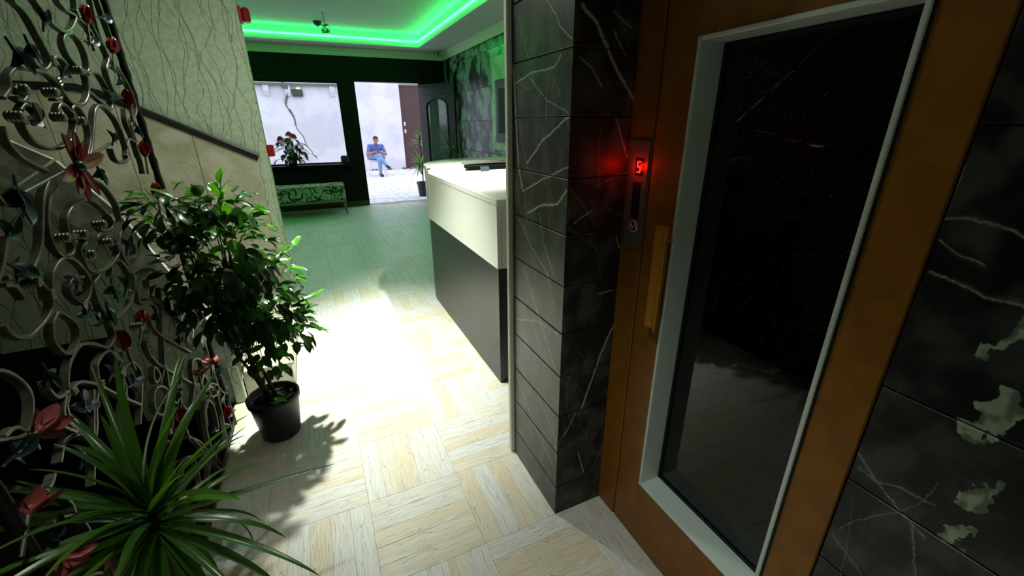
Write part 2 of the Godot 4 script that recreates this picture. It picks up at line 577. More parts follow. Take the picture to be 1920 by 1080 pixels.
	M.paving = textured(mottled(256, 256, Color(0.78, 0.78, 0.79), Color(0.86, 0.86, 0.87), 0.02, 97), 0.8, Vector3(1, 1, 1), 0.3)
	M.vent = std(Color(0.2, 0.19, 0.19), 0.9)
	M.render = std(Color(0.6, 0.6, 0.58), 0.9)
	M.skin = std(Color(0.66, 0.44, 0.35), 0.6)
	M.skin.subsurf_scatter_enabled = true
	M.skin.subsurf_scatter_strength = 0.1
	M.shirt = std(Color(0.32, 0.42, 0.68), 0.85)
	M.jeans = std(Color(0.46, 0.61, 0.74), 0.85)
	M.hair = std(Color(0.035, 0.025, 0.022), 0.6)
	M.shoe = std(Color(0.10, 0.10, 0.12), 0.5)
	M.led = glow(Color(0.24, 1.0, 0.44), 7.0)
	M.lamp = glow(Color(1.0, 0.99, 0.9), 6.0)
	M.digit = glow(Color(1.0, 0.10, 0.04), 9.0)
	M.digit_off = std(Color(0.09, 0.008, 0.006), 0.25)


# ---------------------------------------------------------------- the scene
func _ready() -> void:
	# camera, sky, exposure
	var cam := Camera3D.new()
	cam.name = "camera"
	add_child(cam)
	cam.fov = 69.0
	cam.near = 0.02
	cam.far = 100.0
	cam.transform = Transform3D(Basis(Vector3(0.90838535, -0.00789289, 0.41805952), Vector3(0.15933134, 0.9309223, -0.32862926), Vector3(-0.38658709, 0.36513199, 0.84689377)), Vector3(0, 1.6, 0))
	var env := Environment.new()
	env.background_mode = Environment.BG_SKY
	var sm := ProceduralSkyMaterial.new()             # an even white overcast
	sm.sky_top_color = Color(0.90, 0.91, 1.0)
	sm.sky_horizon_color = Color(0.90, 0.91, 1.0)
	sm.ground_bottom_color = Color(0.5, 0.5, 0.52)
	sm.ground_horizon_color = Color(0.7, 0.7, 0.74)
	sm.sky_energy_multiplier = 1.6
	sm.ground_energy_multiplier = 1.0
	env.sky = Sky.new()
	env.sky.sky_material = sm
	env.tonemap_mode = Environment.TONE_MAPPER_LINEAR
	env.tonemap_exposure = 1.0
	env.sdfgi_enabled = true
	env.ssao_enabled = true
	env.ssil_enabled = true
	var we := WorldEnvironment.new()
	we.name = "world"
	we.environment = env
	add_child(we)
	make_materials()
	downlight(P(-0.02, CEIL, 2.75), P(0.2, 0, 2.78), 34.0, 17.0, "recessed round ceiling spotlight over the passage by the stairs", 1.9)
	downlight(P(-0.1, CEIL, 0.45), P(0.15, 0, 0.75), 33.0, 2.4, "recessed round ceiling spotlight above the viewer by the lift door")
	downlight(P(1.5, SOFFIT, 3.0), P(1.3, 1.2, 3.25), 30.0, 17.0, "recessed round ceiling spotlight above the white reception desk")
	led_cove()
	shell()
	floor_planks()
	street_front()
	street()
	stairs()
	pillar()
	lift()
	near_wall()
	desk()
	lobby_wall()
	iron_screen()
	ficus()
	dracaena()
	bench()
	small_things()
	lobby_plants()
	man()


func aim(o: Node3D, from: Vector3, to: Vector3) -> void:
	o.look_at_from_position(from, to, Vector3.UP if absf((to - from).normalized().y) < 0.98 else Vector3.RIGHT)


func downlight(at: Vector3, to: Vector3, angle: float, energy: float, label: String, spill := 0.0) -> void:
	var t := thing("ceiling_spotlight", at, label, "lamp", "recessed ceiling spotlights")
	var ring := MB.new()
	ring.lathe([Vector2(0.056, 0.0), Vector2(0.072, 0.0), Vector2(0.072, -0.03), Vector2(0.066, -0.034), Vector2(0.058, -0.03), Vector2(0.056, 0.0)], 32)
	part("trim_ring", ring, M.white_plastic, t)
	var disc := MB.new()
	disc.lathe([Vector2(0.0, -0.004), Vector2(0.05, -0.004)], 32)
	part("lamp_face", disc, M.lamp, t)
	var l := SpotLight3D.new()
	l.name = "spot_light"
	t.add_child(l)
	aim(l, at + Vector3(0, -0.012, 0), to)
	l.spot_angle = angle
	l.spot_angle_attenuation = 0.85
	l.spot_range = 20.0
	l.spot_attenuation = 2.0
	l.light_energy = energy
	l.light_color = Color(0.97, 1.0, 0.95)
	l.light_size = 0.04
	l.shadow_enabled = true
	if spill > 0.0:                                  # the fitting also throws a little light to all sides
		var o := AreaLight3D.new()
		o.name = "spill_light"
		t.add_child(o)
		aim(o, at + Vector3(0, -0.036, 0), at + Vector3(0, -2, 0))
		o.area_size = Vector2(0.09, 0.09)
		o.light_energy = spill
		o.light_color = l.light_color
		o.area_range = 20.0
		o.area_attenuation = 2.0
		o.shadow_enabled = true


func led_cove() -> void:
	# the LED tape runs round the inside of the dropped border
	var c := [P(-1.8, 3.04, 4.95), P(2.18, 3.04, 4.95), P(2.18, 3.04, 8.93), P(-1.8, 3.04, 8.93)]
	var inward := [Vector3(0, 0, -1), Vector3(-1, 0, 0), Vector3(0, 0, 1), Vector3(1, 0, 0)]
	var where := ["over the reception side", "along the green marble wall", "along the street front", "along the far left side"]
	for i in 4:
		var a: Vector3 = c[i]
		var b: Vector3 = c[(i + 1) % 4]
		var o: Vector3 = inward[i]
		var mid := (a + b) / 2.0 + o * 0.016
		var t := thing("led_strip", mid, "glowing green LED strip in the ceiling cove " + where[i], "led strip", "green LED strips in the cove")
		var m := MB.new()
		var along := (b - a).normalized()
		var half := (b - a).length() / 2.0 - 0.03
		m.tube([-along * half, along * half], [0.015], 8)
		part("light_tube", m, M.led, t)
		var l := AreaLight3D.new()
		l.name = "strip_light"
		t.add_child(l)
		aim(l, mid + o * 0.018 + Vector3(0, 0.002, 0), mid + o + Vector3(0, 0.7, 0))
		l.area_size = Vector2(half * 2.0, 0.022)
		l.light_energy = 1.25
		l.light_color = Color(0.10, 1.0, 0.40)
		l.area_range = 20.0
		l.area_attenuation = 2.0
		l.shadow_enabled = true


func structure(called: String, mb: MB, mat: Material, label := "", category := "") -> MeshInstance3D:
	var o := part(called, mb, mat)
	tag(o, label, category, "", "structure")
	return o


func shell() -> void:
	var m := bx(P(-0.672, -0.2, -1.35), P(3.0, -0.005, FRONT + 0.15))
	m.box(P(-2.55, -0.2, 2.76), P(-0.672, -0.005, FRONT + 0.15))
	structure("floor", m, M.grout, "floor of whitewashed wood-look planks laid in a basket weave", "floor")
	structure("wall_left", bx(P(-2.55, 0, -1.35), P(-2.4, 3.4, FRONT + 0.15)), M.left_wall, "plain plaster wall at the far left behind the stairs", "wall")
	structure("wall_back", bx(P(-2.4, 0, -1.35), P(3.0, 3.4, -1.2)), M.plaster, "plain plaster wall behind the viewer", "wall")
	m = bx(P(1.13, 0, -1.2), P(3.0, 3.4, 1.56))
	structure("wall_shaft", m, M.plaster, "plain wall round the lift shaft", "wall")
	structure("wall_right", bx(P(2.84, 0, 1.56), P(3.0, 3.4, FRONT + 0.15)), M.plaster, "plaster core of the right lobby wall", "wall")
	structure("ceiling", bx(P(-2.4, CEIL, -1.2), P(1.13, 3.4, 4.25)), M.ceiling, "flat ceiling over the passage", "ceiling")
	m = bx(P(-2.4, LOBBY, 4.25), P(2.84, 3.4, FRONT + 0.15))
	m.box(P(1.13, LOBBY, 1.56), P(2.84, 3.4, 4.25))
	structure("ceiling", m, M.ceiling, "white lobby ceiling inside the lit cove", "ceiling")
	# the stairwell to the basement behind the iron screen
	m = bx(P(-2.55, -2.6, -1.35), P(-0.6, -2.5, 2.75))
	m.box(P(-0.672, -2.5, -1.35), P(-0.6, -0.2, 2.75))
	m.box(P(-2.4, -2.5, 2.752), P(-0.672, -0.005, 2.76))
	m.box(P(-2.55, -2.5, -1.35), P(-2.4, 0.0, 2.75))
	m.box(P(-2.4, -2.5, -1.35), P(-0.672, 0.0, -1.2))
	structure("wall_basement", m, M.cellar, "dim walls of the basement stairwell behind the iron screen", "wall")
	# dropped border round the lobby ceiling, its inner lip carrying the LED tape
	m = bx(P(-2.4, SOFFIT, 8.97), P(2.84, SOFFIT + 0.04, FRONT), 0.003)
	m.box(P(2.22, SOFFIT, 1.56), P(2.84, SOFFIT + 0.04, 8.97), 0.003)
	m.box(P(-2.4, SOFFIT, 4.25), P(-1.84, SOFFIT + 0.04, 8.97), 0.003)
	m.box(P(-1.84, SOFFIT, 4.25), P(2.22, SOFFIT + 0.04, 4.91), 0.003)
	m.box(P(1.13, SOFFIT, 1.56), P(2.22, SOFFIT + 0.04, 4.25), 0.003)
	m.box(P(-1.84, SOFFIT, 8.93), P(2.22, LOBBY, 8.97))
	m.box(P(2.18, SOFFIT, 4.91), P(2.22, LOBBY, 8.97))
	m.box(P(-1.84, SOFFIT, 4.91), P(-1.80, LOBBY, 8.97))
	m.box(P(-1.84, SOFFIT, 4.91), P(2.22, LOBBY, 4.95))
	structure("trim_1", m, M.ceiling, "dropped ceiling border round the lit cove", "ceiling border")
	# cornice: a coved moulding along the street front and the right wall
	var prof := PackedVector2Array([Vector2(0, 0), Vector2(0.012, 0), Vector2(0.016, 0.02), Vector2(0.035, 0.06), Vector2(0.075, 0.105), Vector2(0.1, 0.118), Vector2(0.1, 0.13), Vector2(0, 0.13)])
	m = MB.new()
	m.prism(prof, P(-2.4, SOFFIT - 0.13, FRONT), Vector3(0, 0, 1), Vector3.UP, Vector3(5.2, 0, 0))
	m.prism(prof, P(2.80, SOFFIT - 0.13, 1.56), Vector3(-1, 0, 0), Vector3.UP, Vector3(0, 0, -(FRONT - 1.56)))
	structure("trim_2", m, M.cornice, "cream coved cornice under the ceiling border", "cornice")


func floor_planks() -> void:
	# square panels of five planks, turned alternately; each nearest plank is a piece
	var fl := get_node("floor")
	var meshes := []
	for turn in 2:
		for flip in 2:
			var m := MB.new()
			var l := TILE / 2.0 - 0.0012
			var w := TILE / 10.0 - 0.0006
			var b := 0.0009
			var q := func(x: float, y: float, z: float) -> Vector3: return Vector3(x, y, z) if turn == 0 else Vector3(z, y, x)
			var t := func(x: float, z: float) -> Vector2:
				var r := Vector2(x / TILE + 0.5, z / (TILE / 5.0) + 0.5)
				return Vector2.ONE - r if flip else r
			m.quad(q.call(-l + b, 0, -w + b), q.call(l - b, 0, -w + b), q.call(l - b, 0, w - b), q.call(-l + b, 0, w - b), Vector3.UP, t.call(-l, -w), t.call(l, -w), t.call(l, w), t.call(-l, w))
			for s in [-1.0, 1.0]:
				m.quad(q.call(-l, -0.006, s * w), q.call(l, -0.006, s * w), q.call(l - b, 0, s * (w - b)), q.call(-l + b, 0, s * (w - b)), q.call(0, 0.7, 0.7 * s), t.call(-l, s * w), t.call(l, s * w), t.call(l, s * w), t.call(-l, s * w))
				m.quad(q.call(s * l, -0.006, -w), q.call(s * l, -0.006, w), q.call(s * (l - b), 0, w - b), q.call(s * (l - b), 0, -w + b), q.call(0.7 * s, 0.7, 0), t.call(s * l, -w), t.call(s * l, w), t.call(s * l, w), t.call(s * l, -w))
			meshes.append(m)
	var shared := []
	for m in meshes:
		shared.append(m.mesh())
	rng.seed = 4
	var spots := []
	for i in range(-6, 7):
		for j in range(-6, 21):
			var lateral := (i + j) % 2 == 0
			for k in 5:
				var x := -0.01 + (i + 0.5) * TILE
				var z := 1.155 + (j + 0.5) * TILE
				var o := (k - 2) * TILE / 5.0
				if lateral: z += o
				else: x += o
				var kind := rng.randi_range(0, 5)
				var flip := rng.randi_range(0, 1)
				var low := rf(0, 0.0006)
				if z < 2.74 and i < -2 or z < 2.74 and i == -2 and not lateral and x < -0.64:
					continue
				if z >= 2.74 and z < 4.4 and x < -0.8:
					continue
				if x < -2.35 or x > 2.8 or z > FRONT - 0.03 or z < -1.0:
					continue
				if x > 0.75 and z < 1.6 and (x > 1.0 or z > 1.13):
					continue
				var seen := x > -0.66 and x < 1.0 and z > 0.6 and (z < 2.2 or x < 0.92)
				var cut := i == -2 and lateral and z < 2.74
				if cut: x = -0.42 - 0.122
				spots.append([(0.0 if seen else 100.0) + Vector2(x, z).length(), x, z, kind, flip, low, 0 if lateral else 1, 0.6 if cut else 1.0])
	spots.sort_custom(func(a, b): return a[0] < b[0])
	for n in mini(300, spots.size()):
		var s = spots[n]
		var o := put("plank", shared[s[6] * 2 + s[4]], M["plank%d" % s[3]], fl)
		o.position = P(s[1], -s[5], s[2])
		o.scale.x = s[7]
	var rest := ArrayMesh.new()
	for kind in 6:
		var b := MB.new()
		for n in range(300, spots.size()):
			var s = spots[n]
			if s[3] != kind: continue
			var src: MB = meshes[s[6] * 2 + s[4]]
			var k := b.v.size()
			for p in src.v: b.v.append(p * Vector3(s[7], 1, 1) + P(s[1], -s[5], s[2]))
			b.n.append_array(src.n); b.uv.append_array(src.uv)
			for q in src.ix: b.ix.append(k + q)
		rest.add_surface_from_arrays(Mesh.PRIMITIVE_TRIANGLES, b.arrays())
		rest.surface_set_material(kind, M["plank%d" % kind])
	var o := MeshInstance3D.new()
	o.name = "far_planks"
	o.mesh = rest
	o.set_meta("kind", "stuff")
	fl.add_child(o, true)


func street_front() -> void:
	var a := FRONT
	var b := FRONT + 0.15
	var m := bx(P(-2.4, 2.39, a), P(2.84, 3.4, b))
	m.box(P(-2.4, 0, a), P(0.72, 0.86, b))
	m.box(P(-2.4, 0.86, a), P(-1.9, 2.39, b))
	m.box(P(0.72, 0, a), P(1.0, 2.39, b), 0.004)
	m.box(P(2.27, 0, a), P(2.84, 2.39, b), 0.004)
	structure("wall_front", m, M.dark_wood, "dark brown timber street front with a beam over window and door", "wall")
	structure("baseboard_front", bx(P(-2.4, 0, a - 0.02), P(1.0, 0.1, a), 0.004), M.brown_board, "brown skirting board under the dark street front", "baseboard")
	structure("trim_3", bx(P(-1.95, 0.84, a - 0.2), P(0.76, 0.875, a + 0.02), 0.005), M.dark_wood, "dark window ledge holding the red flowered plant", "window ledge")
	var w := Node3D.new()
	w.name = "window_1"
	add_child(w)
	tag(w, "wide fixed shop window in the dark street front", "window", "", "structure")
	m = MB.new()
	for q in [[-1.9, 0.86, 0.72, 0.9], [-1.9, 2.35, 0.72, 2.39], [-1.9, 0.9, -1.86, 2.35], [0.68, 0.9, 0.72, 2.35]]:
		m.box(P(q[0], q[1], a + 0.03), P(q[2], q[3], a + 0.1), 0.004)
	part("window_frame", m, M.dark_wood, w)
	part("pane", bx(P(-1.86, 0.9, a + 0.06), P(0.68, 2.35, a + 0.066)), M.pane, w)
	# the door leaf stands open into the lobby
	var d := Node3D.new()
	d.name = "door_1"
	add_child(d)
	tag(d, "dark entrance door standing open inwards, with an arched glass", "door", "", "structure")
	var hinge := P(2.25, 0, a - 0.02)
	var to := P(2.74, 0, 8.62)
	var ux := (to - hinge).normalized()
	var uz := ux.cross(Vector3.UP)
	var L := (to - hinge).length()
	var X := Transform3D(Basis(ux, Vector3.UP, uz), hinge)
	m = MB.new()
	var arch := []
	for k in 13:
		var an := PI - PI * k / 12.0
		arch.append(Vector2(L / 2.0 + cos(an) * (L / 2.0 - 0.2), 1.93 + sin(an) * 0.16))
	var top := PackedVector2Array([Vector2(0.2, 2.36), Vector2(0.2, 1.93)])
	for q in arch: top.append(q)
	top.append(Vector2(L - 0.2, 2.36))
	m.box(Vector3(0, 0.02, -0.022), Vector3(0.2, 2.36, 0.022), 0.004, X)
	m.box(Vector3(L - 0.2, 0.02, -0.022), Vector3(L, 2.36, 0.022), 0.004, X)
	m.box(Vector3(0.2, 0.02, -0.022), Vector3(L - 0.2, 0.8, 0.022), 0.0, X)
	m.prism(top, X * Vector3(0, 0, -0.022), ux, Vector3.UP, uz * 0.044)
	part("leaf", m, M.door_leaf, d)
	m = MB.new()
	var line := [X * Vector3(0.2, 0.8, 0.02)]
	for q in arch: line.append(X * Vector3(q.x, q.y, 0.02))
	line.append(X * Vector3(L - 0.2, 0.8, 0.02))
	line.append(X * Vector3(0.2, 0.8, 0.02))
	m.bent_bar(line, uz, 0.03, 0.03)
	m.box(Vector3(0.12, 2.12, -0.03), Vector3(L - 0.12, 2.16, 0.03), 0.006, X)
	part("moulding", m, M.door_leaf, d)
	var g := MB.new()
	var gp := PackedVector2Array([Vector2(0.2, 0.8), Vector2(L - 0.2, 0.8)])
	for k in arch.size(): gp.append(arch[arch.size() - 1 - k])
	g.prism(gp, X * Vector3(0, 0, -0.003), ux, Vector3.UP, uz * 0.006)
	part("glass", g, M.pane, d)
	g = MB.new()
	g.box(Vector3(L - 0.09, 0.95, 0.022), Vector3(L - 0.05, 1.2, 0.03), 0.003, X)
	g.tube([X * Vector3(L - 0.07, 1.08, 0.03), X * Vector3(L - 0.07, 1.08, 0.07), X * Vector3(L - 0.18, 1.08, 0.075)], [0.009], 8)
	part("handle", g, M.metal, d)


func street() -> void:
	var m := bx(P(-9, -0.25, FRONT + 0.15), P(12, -0.012, STREET + 0.4))
	var gr := structure("ground", m, M.paving, "pale street paving of large slabs outside the door", "paving")
	rng.seed = 21
	for i in range(-3, 7):
		for j in 13:
			var x := i * 0.8 + (0.4 if j % 2 else 0.0)
			var z := FRONT + 0.16 + j * 0.56
			part("paving_slab", bx(P(x + 0.005, -0.03, z + 0.005), P(x + 0.795, rf(-0.003, 0.002), minf(z + 0.555, STREET)), 0.003), M.paving, gr)
	m = bx(P(-9, -0.1, STREET), P(3.30, 4.6, STREET + 0.4))
	m.box(P(3.30, 2.98, STREET), P(12, 4.6, STREET + 0.4))
	m.box(P(5.6, -0.1, STREET), P(12, 2.98, STREET + 0.4))
	var wl := structure("wall_street", m, M.outer, "white plastered wall across the street", "wall")
	# ledge with corbels along the top of what shows
	var lg := bx(P(-9, 2.83, STREET - 0.14), P(1.2, 2.90, STREET), 0.01)
	part("ledge", lg, M.outer_stain, wl)
	for x in [-1.05, -0.42, 0.95]:
		var pf := PackedVector2Array([Vector2(0, 0), Vector2(0.05, 0.02), Vector2(0.11, 0.16), Vector2(0.11, 0.34), Vector2(0, 0.34)])
		var cb := MB.new()
		cb.prism(pf, P(x, 2.5, STREET), Vector3(0, 0, 1), Vector3.UP, Vector3(0.16, 0, 0))
		part("corbel", cb, M.outer, wl)
	part("vent_box", bx(P(-0.22, 2.50, STREET - 0.1), P(0.1, 2.72, STREET), 0.008), M.vent, wl)
	var ck := MB.new()
	ck.tube(spline([P(-0.5, 2.9, STREET - 0.03), P(-0.34, 2.72, STREET - 0.04), P(-0.40, 2.5, STREET - 0.02), P(-0.47, 2.25, STREET - 0.02), P(-0.38, 2.05, STREET - 0.01)]), [0.07, 0.09, 0.11, 0.1, 0.11, 0.08, 0.06, 0.05, 0.06, 0.04, 0.05, 0.035, 0.04, 0.03, 0.03, 0.025, 0.02, 0.02, 0.015, 0.01], 6)
	ck.tube(spline([P(-0.36, 2.74, STREET - 0.05), P(-0.2, 2.68, STREET - 0.05), P(-0.05, 2.72, STREET - 0.07)]), [0.04], 6)
	part("dead_root", ck, M.outer_stain, wl)
	ck = MB.new()
	ck.tube(spline([P(-0.40, 2.1, STREET), P(-0.30, 1.85, STREET), P(-0.27, 1.5, STREET), P(-0.12, 1.25, STREET), P(-0.06, 0.95, STREET), P(0.1, 0.7, STREET)]), [0.05, 0.03, 0.04, 0.024, 0.034, 0.02, 0.028, 0.018, 0.026, 0.014], 5)
	part("crack", ck, M.outer_stain, wl)
	# rubble line at the foot of the wall
	rng.seed = 8
	for k in 14:
		var x := rf(0.6, 4.2) if k < 11 else rf(3.1, 3.5)
		var s := rf(0.03, 0.09)
		part("rubble", bx(P(x, -0.02, STREET - s * 1.4), P(x + s * 1.5, s * 0.7, STREET - 0.01), s * 0.2), M.outer_stain, wl)
	# roller shutter
	var sh := thing("roller_shutter", P(3.31, 0, STREET + 0.12), "brown roller shutter at the end of the white wall, closed", "shutter")
	for k in 40:
		var h := k * 0.0738
		var s := MB.new()
		var pf := PackedVector2Array([Vector2(0, 0), Vector2(0.036, 0.0), Vector2(0.036, 0.012), Vector2(0.029, 0.0738), Vector2(0, 0.0738)])
		s.prism(pf, Vector3(0, h, 0), Vector3(0, 0, 1), Vector3.UP, Vector3(2.28, 0, 0))
		part("slat", s, M.shutter, sh)
	for h in [1.62, 1.36]:
		part("lock_plate", bx(Vector3(0.07, h - 0.07, 0.04), Vector3(0.13, h + 0.07, 0.07), 0.01), M.white_plastic, sh)
	# outer faces of the buildings so that the street is a street
	m = bx(P(-9, -0.1, FRONT), P(-2.56, 4.2, FRONT + 0.15))
	m.box(P(3.01, -0.1, FRONT), P(12, 4.2, FRONT + 0.15))
	m.box(P(-2.56, 3.41, FRONT), P(3.01, 4.2, FRONT + 0.15))
	structure("wall_outer", m, M.render, "outer face of the building on the street", "wall")


func stairs() -> void:
	# the stair climbs to the left between its low side wall and the papered wall
	var zw := 4.25
	var m := bx(P(-2.4, 0, zw), P(-0.33, LOBBY, zw + 0.15), 0.006)
	var w := structure("wall_stair", m, M.paper, "pale papered wall with thin dark vine strands above the stairs", "wall")
	var rail := [Vector2(-2.4, 1.90), Vector2(-1.42, 1.87), Vector2(-1.30, 1.83), Vector2(-0.40, 1.36)]
	var top := func(x: float) -> float:
		for i in 3:
			if x <= rail[i + 1].x:
				return lerpf(rail[i].y, rail[i + 1].y, (x - rail[i].x) / (rail[i + 1].x - rail[i].x))
		return rail[3].y
	var cuts := [-0.414, -0.82, -1.24, -1.635, -2.04, -2.4]
	for i in 5:
		var a: float = cuts[i + 1] + 0.0025
		var b: float = cuts[i] - 0.0025
		var poly := PackedVector2Array([Vector2(a, 0), Vector2(b, 0), Vector2(b, top.call(b) - 0.02)])
		for q in [-1.30, -1.42]:
			if q > a and q < b: poly.append(Vector2(q, top.call(q) - 0.02))
		poly.append(Vector2(a, top.call(a) - 0.02))
		var s := MB.new()
		s.prism(poly, P(0, 0, zw), Vector3.RIGHT, Vector3.UP, Vector3(0, 0, 0.018))
		part("marble_slab", s, M.cream, w)
	var r := MB.new()
	var pts := []
	for q in rail: pts.append(P(q.x, q.y - 0.01, zw - 0.018))
	r.bent_bar(pts, Vector3(0, 0, 1), 0.052, 0.04)
	part("rail", r, M.trim_stone, w)
	# steps
	var st := thing("staircase", P(-0.33, 0, 3.45), "cream marble stairs rising to the left behind the iron screen", "stairs")
	var run := 0.275
	for k in 5:
		var x0 := -0.33 - k * run
		var s := bx(P(-2.395, 0.17 * k, 2.76), P(x0, 0.17 * (k + 1) - 0.03, zw - 0.02))
		part("riser", s, M.cream, st).position = -st.position
		var x1 := -2.395 if k == 4 else x0 - run
		s = bx(P(x1, 0.17 * (k + 1) - 0.03, 2.755), P(x0 + 0.02, 0.17 * (k + 1), zw - 0.02), 0.008)
		part("tread", s, M.cream, st).position = -st.position
	# low wall under the near side of the flight, papered, edged with pale stone
	var z := 2.70
	var edge := [Vector2(-0.60, 0.14), Vector2(-0.66, 0.25), Vector2(-0.80, 0.47), Vector2(-0.86, 0.70), Vector2(-1.02, 1.095), Vector2(-1.24, 1.34), Vector2(-2.4, 2.15)]
	var poly := PackedVector2Array([Vector2(-2.4, 0.0), Vector2(-0.60, 0.0)])
	for q in edge: poly.append(q)
	poly = PackedVector2Array([Vector2(-2.4, 0.56), Vector2(-1.13, 0.56), Vector2(-1.11, 0.0), Vector2(-0.60, 0.0)])
	for q in edge: poly.append(q)
	m = MB.new()
	m.prism(poly, P(0, 0, z + 0.03), Vector3.RIGHT, Vector3.UP, Vector3(0, 0, 0.03))
	var low := structure("wall_understair", m, M.paper, "papered low wall under the flight, behind the iron screen", "wall")
	part("cupboard_back", bx(P(-2.4, -0.5, z + 0.035), P(-0.9, 0.60, z + 0.045)), M.black, low)
	var up := [Vector2(-0.56, 0.36), Vector2(-0.64, 0.50), Vector2(-0.72, 0.66), Vector2(-0.78, 0.88), Vector2(-0.90, 1.20), Vector2(-1.06, 1.46), Vector2(-2.4, 2.40)]
	for i in 6:
		var a: Vector2 = edge[i]
		var b: Vector2 = edge[i + 1]
		var c: Vector2 = up[i + 1]
		var d: Vector2 = up[i]
		var s := MB.new()
		s.prism(PackedVector2Array([a.lerp(b, 0.006), a.lerp(b, 0.994), d.lerp(c, 0.994), d.lerp(c, 0.006)]), P(0, 0, z + 0.0), Vector3.RIGHT, Vector3.UP, Vector3(0, 0, 0.025))
		part("stone_slab", s, M.pale_stone, low)
	m = bx(P(-2.4, 0.62, z + 0.58), P(-1.0, 0.64, zw - 0.05))
	# handrail end post of the low wall
	part("end_panel", bx(P(-0.66, 0, z + 0.04), P(-0.60, 0.26, z - 0.03), 0.006), M.paper, low)


func world_uv(m: MB, f: Callable) -> void:
	for i in m.v.size():
		m.uv[i] = f.call(m.v[i])


func pillar() -> void:
	var m := bx(P(0.736, 0, 1.168), P(1.13, LOBBY, 1.58))
	var p := structure("pillar", m, M.black, "square pillar clad in black veined marble beside the lift", "pillar")
	var hs := [0.0]
	for k in 15: hs.append(0.151 + 0.1835 * k)
	for k in hs.size() - 1:
		var a: float = hs[k] + 0.002
		var b: float = minf(hs[k + 1], CEIL) - 0.002
		if b <= a: continue
		rng.seed = 300 + k
		var s := bx(P(0.726 + rf(0, 0.0008), a, 1.158), P(0.738, b, 1.578), 0.0015)
		world_uv(s, func(q: Vector3) -> Vector2: return Vector2((1.585 + q.z) / 0.44, 1.0 - q.y / CEIL))
		part("marble_tile", s, M.marble_side, p)
		s = bx(P(0.7285, a + rf(-0.001, 0.001), 1.157 + rf(0, 0.0008)), P(1.06, b, 1.17), 0.0015)
		world_uv(s, func(q: Vector3) -> Vector2: return Vector2((q.x - 0.715) / 0.28, 1.0 - q.y / CEIL))
		part("marble_tile", s, M.marble_front, p)
	var t := bx(P(0.708, 0, 1.578), P(0.745, LOBBY, 1.606), 0.004)
	part("corner_strip", t, M.pale_trim, p)


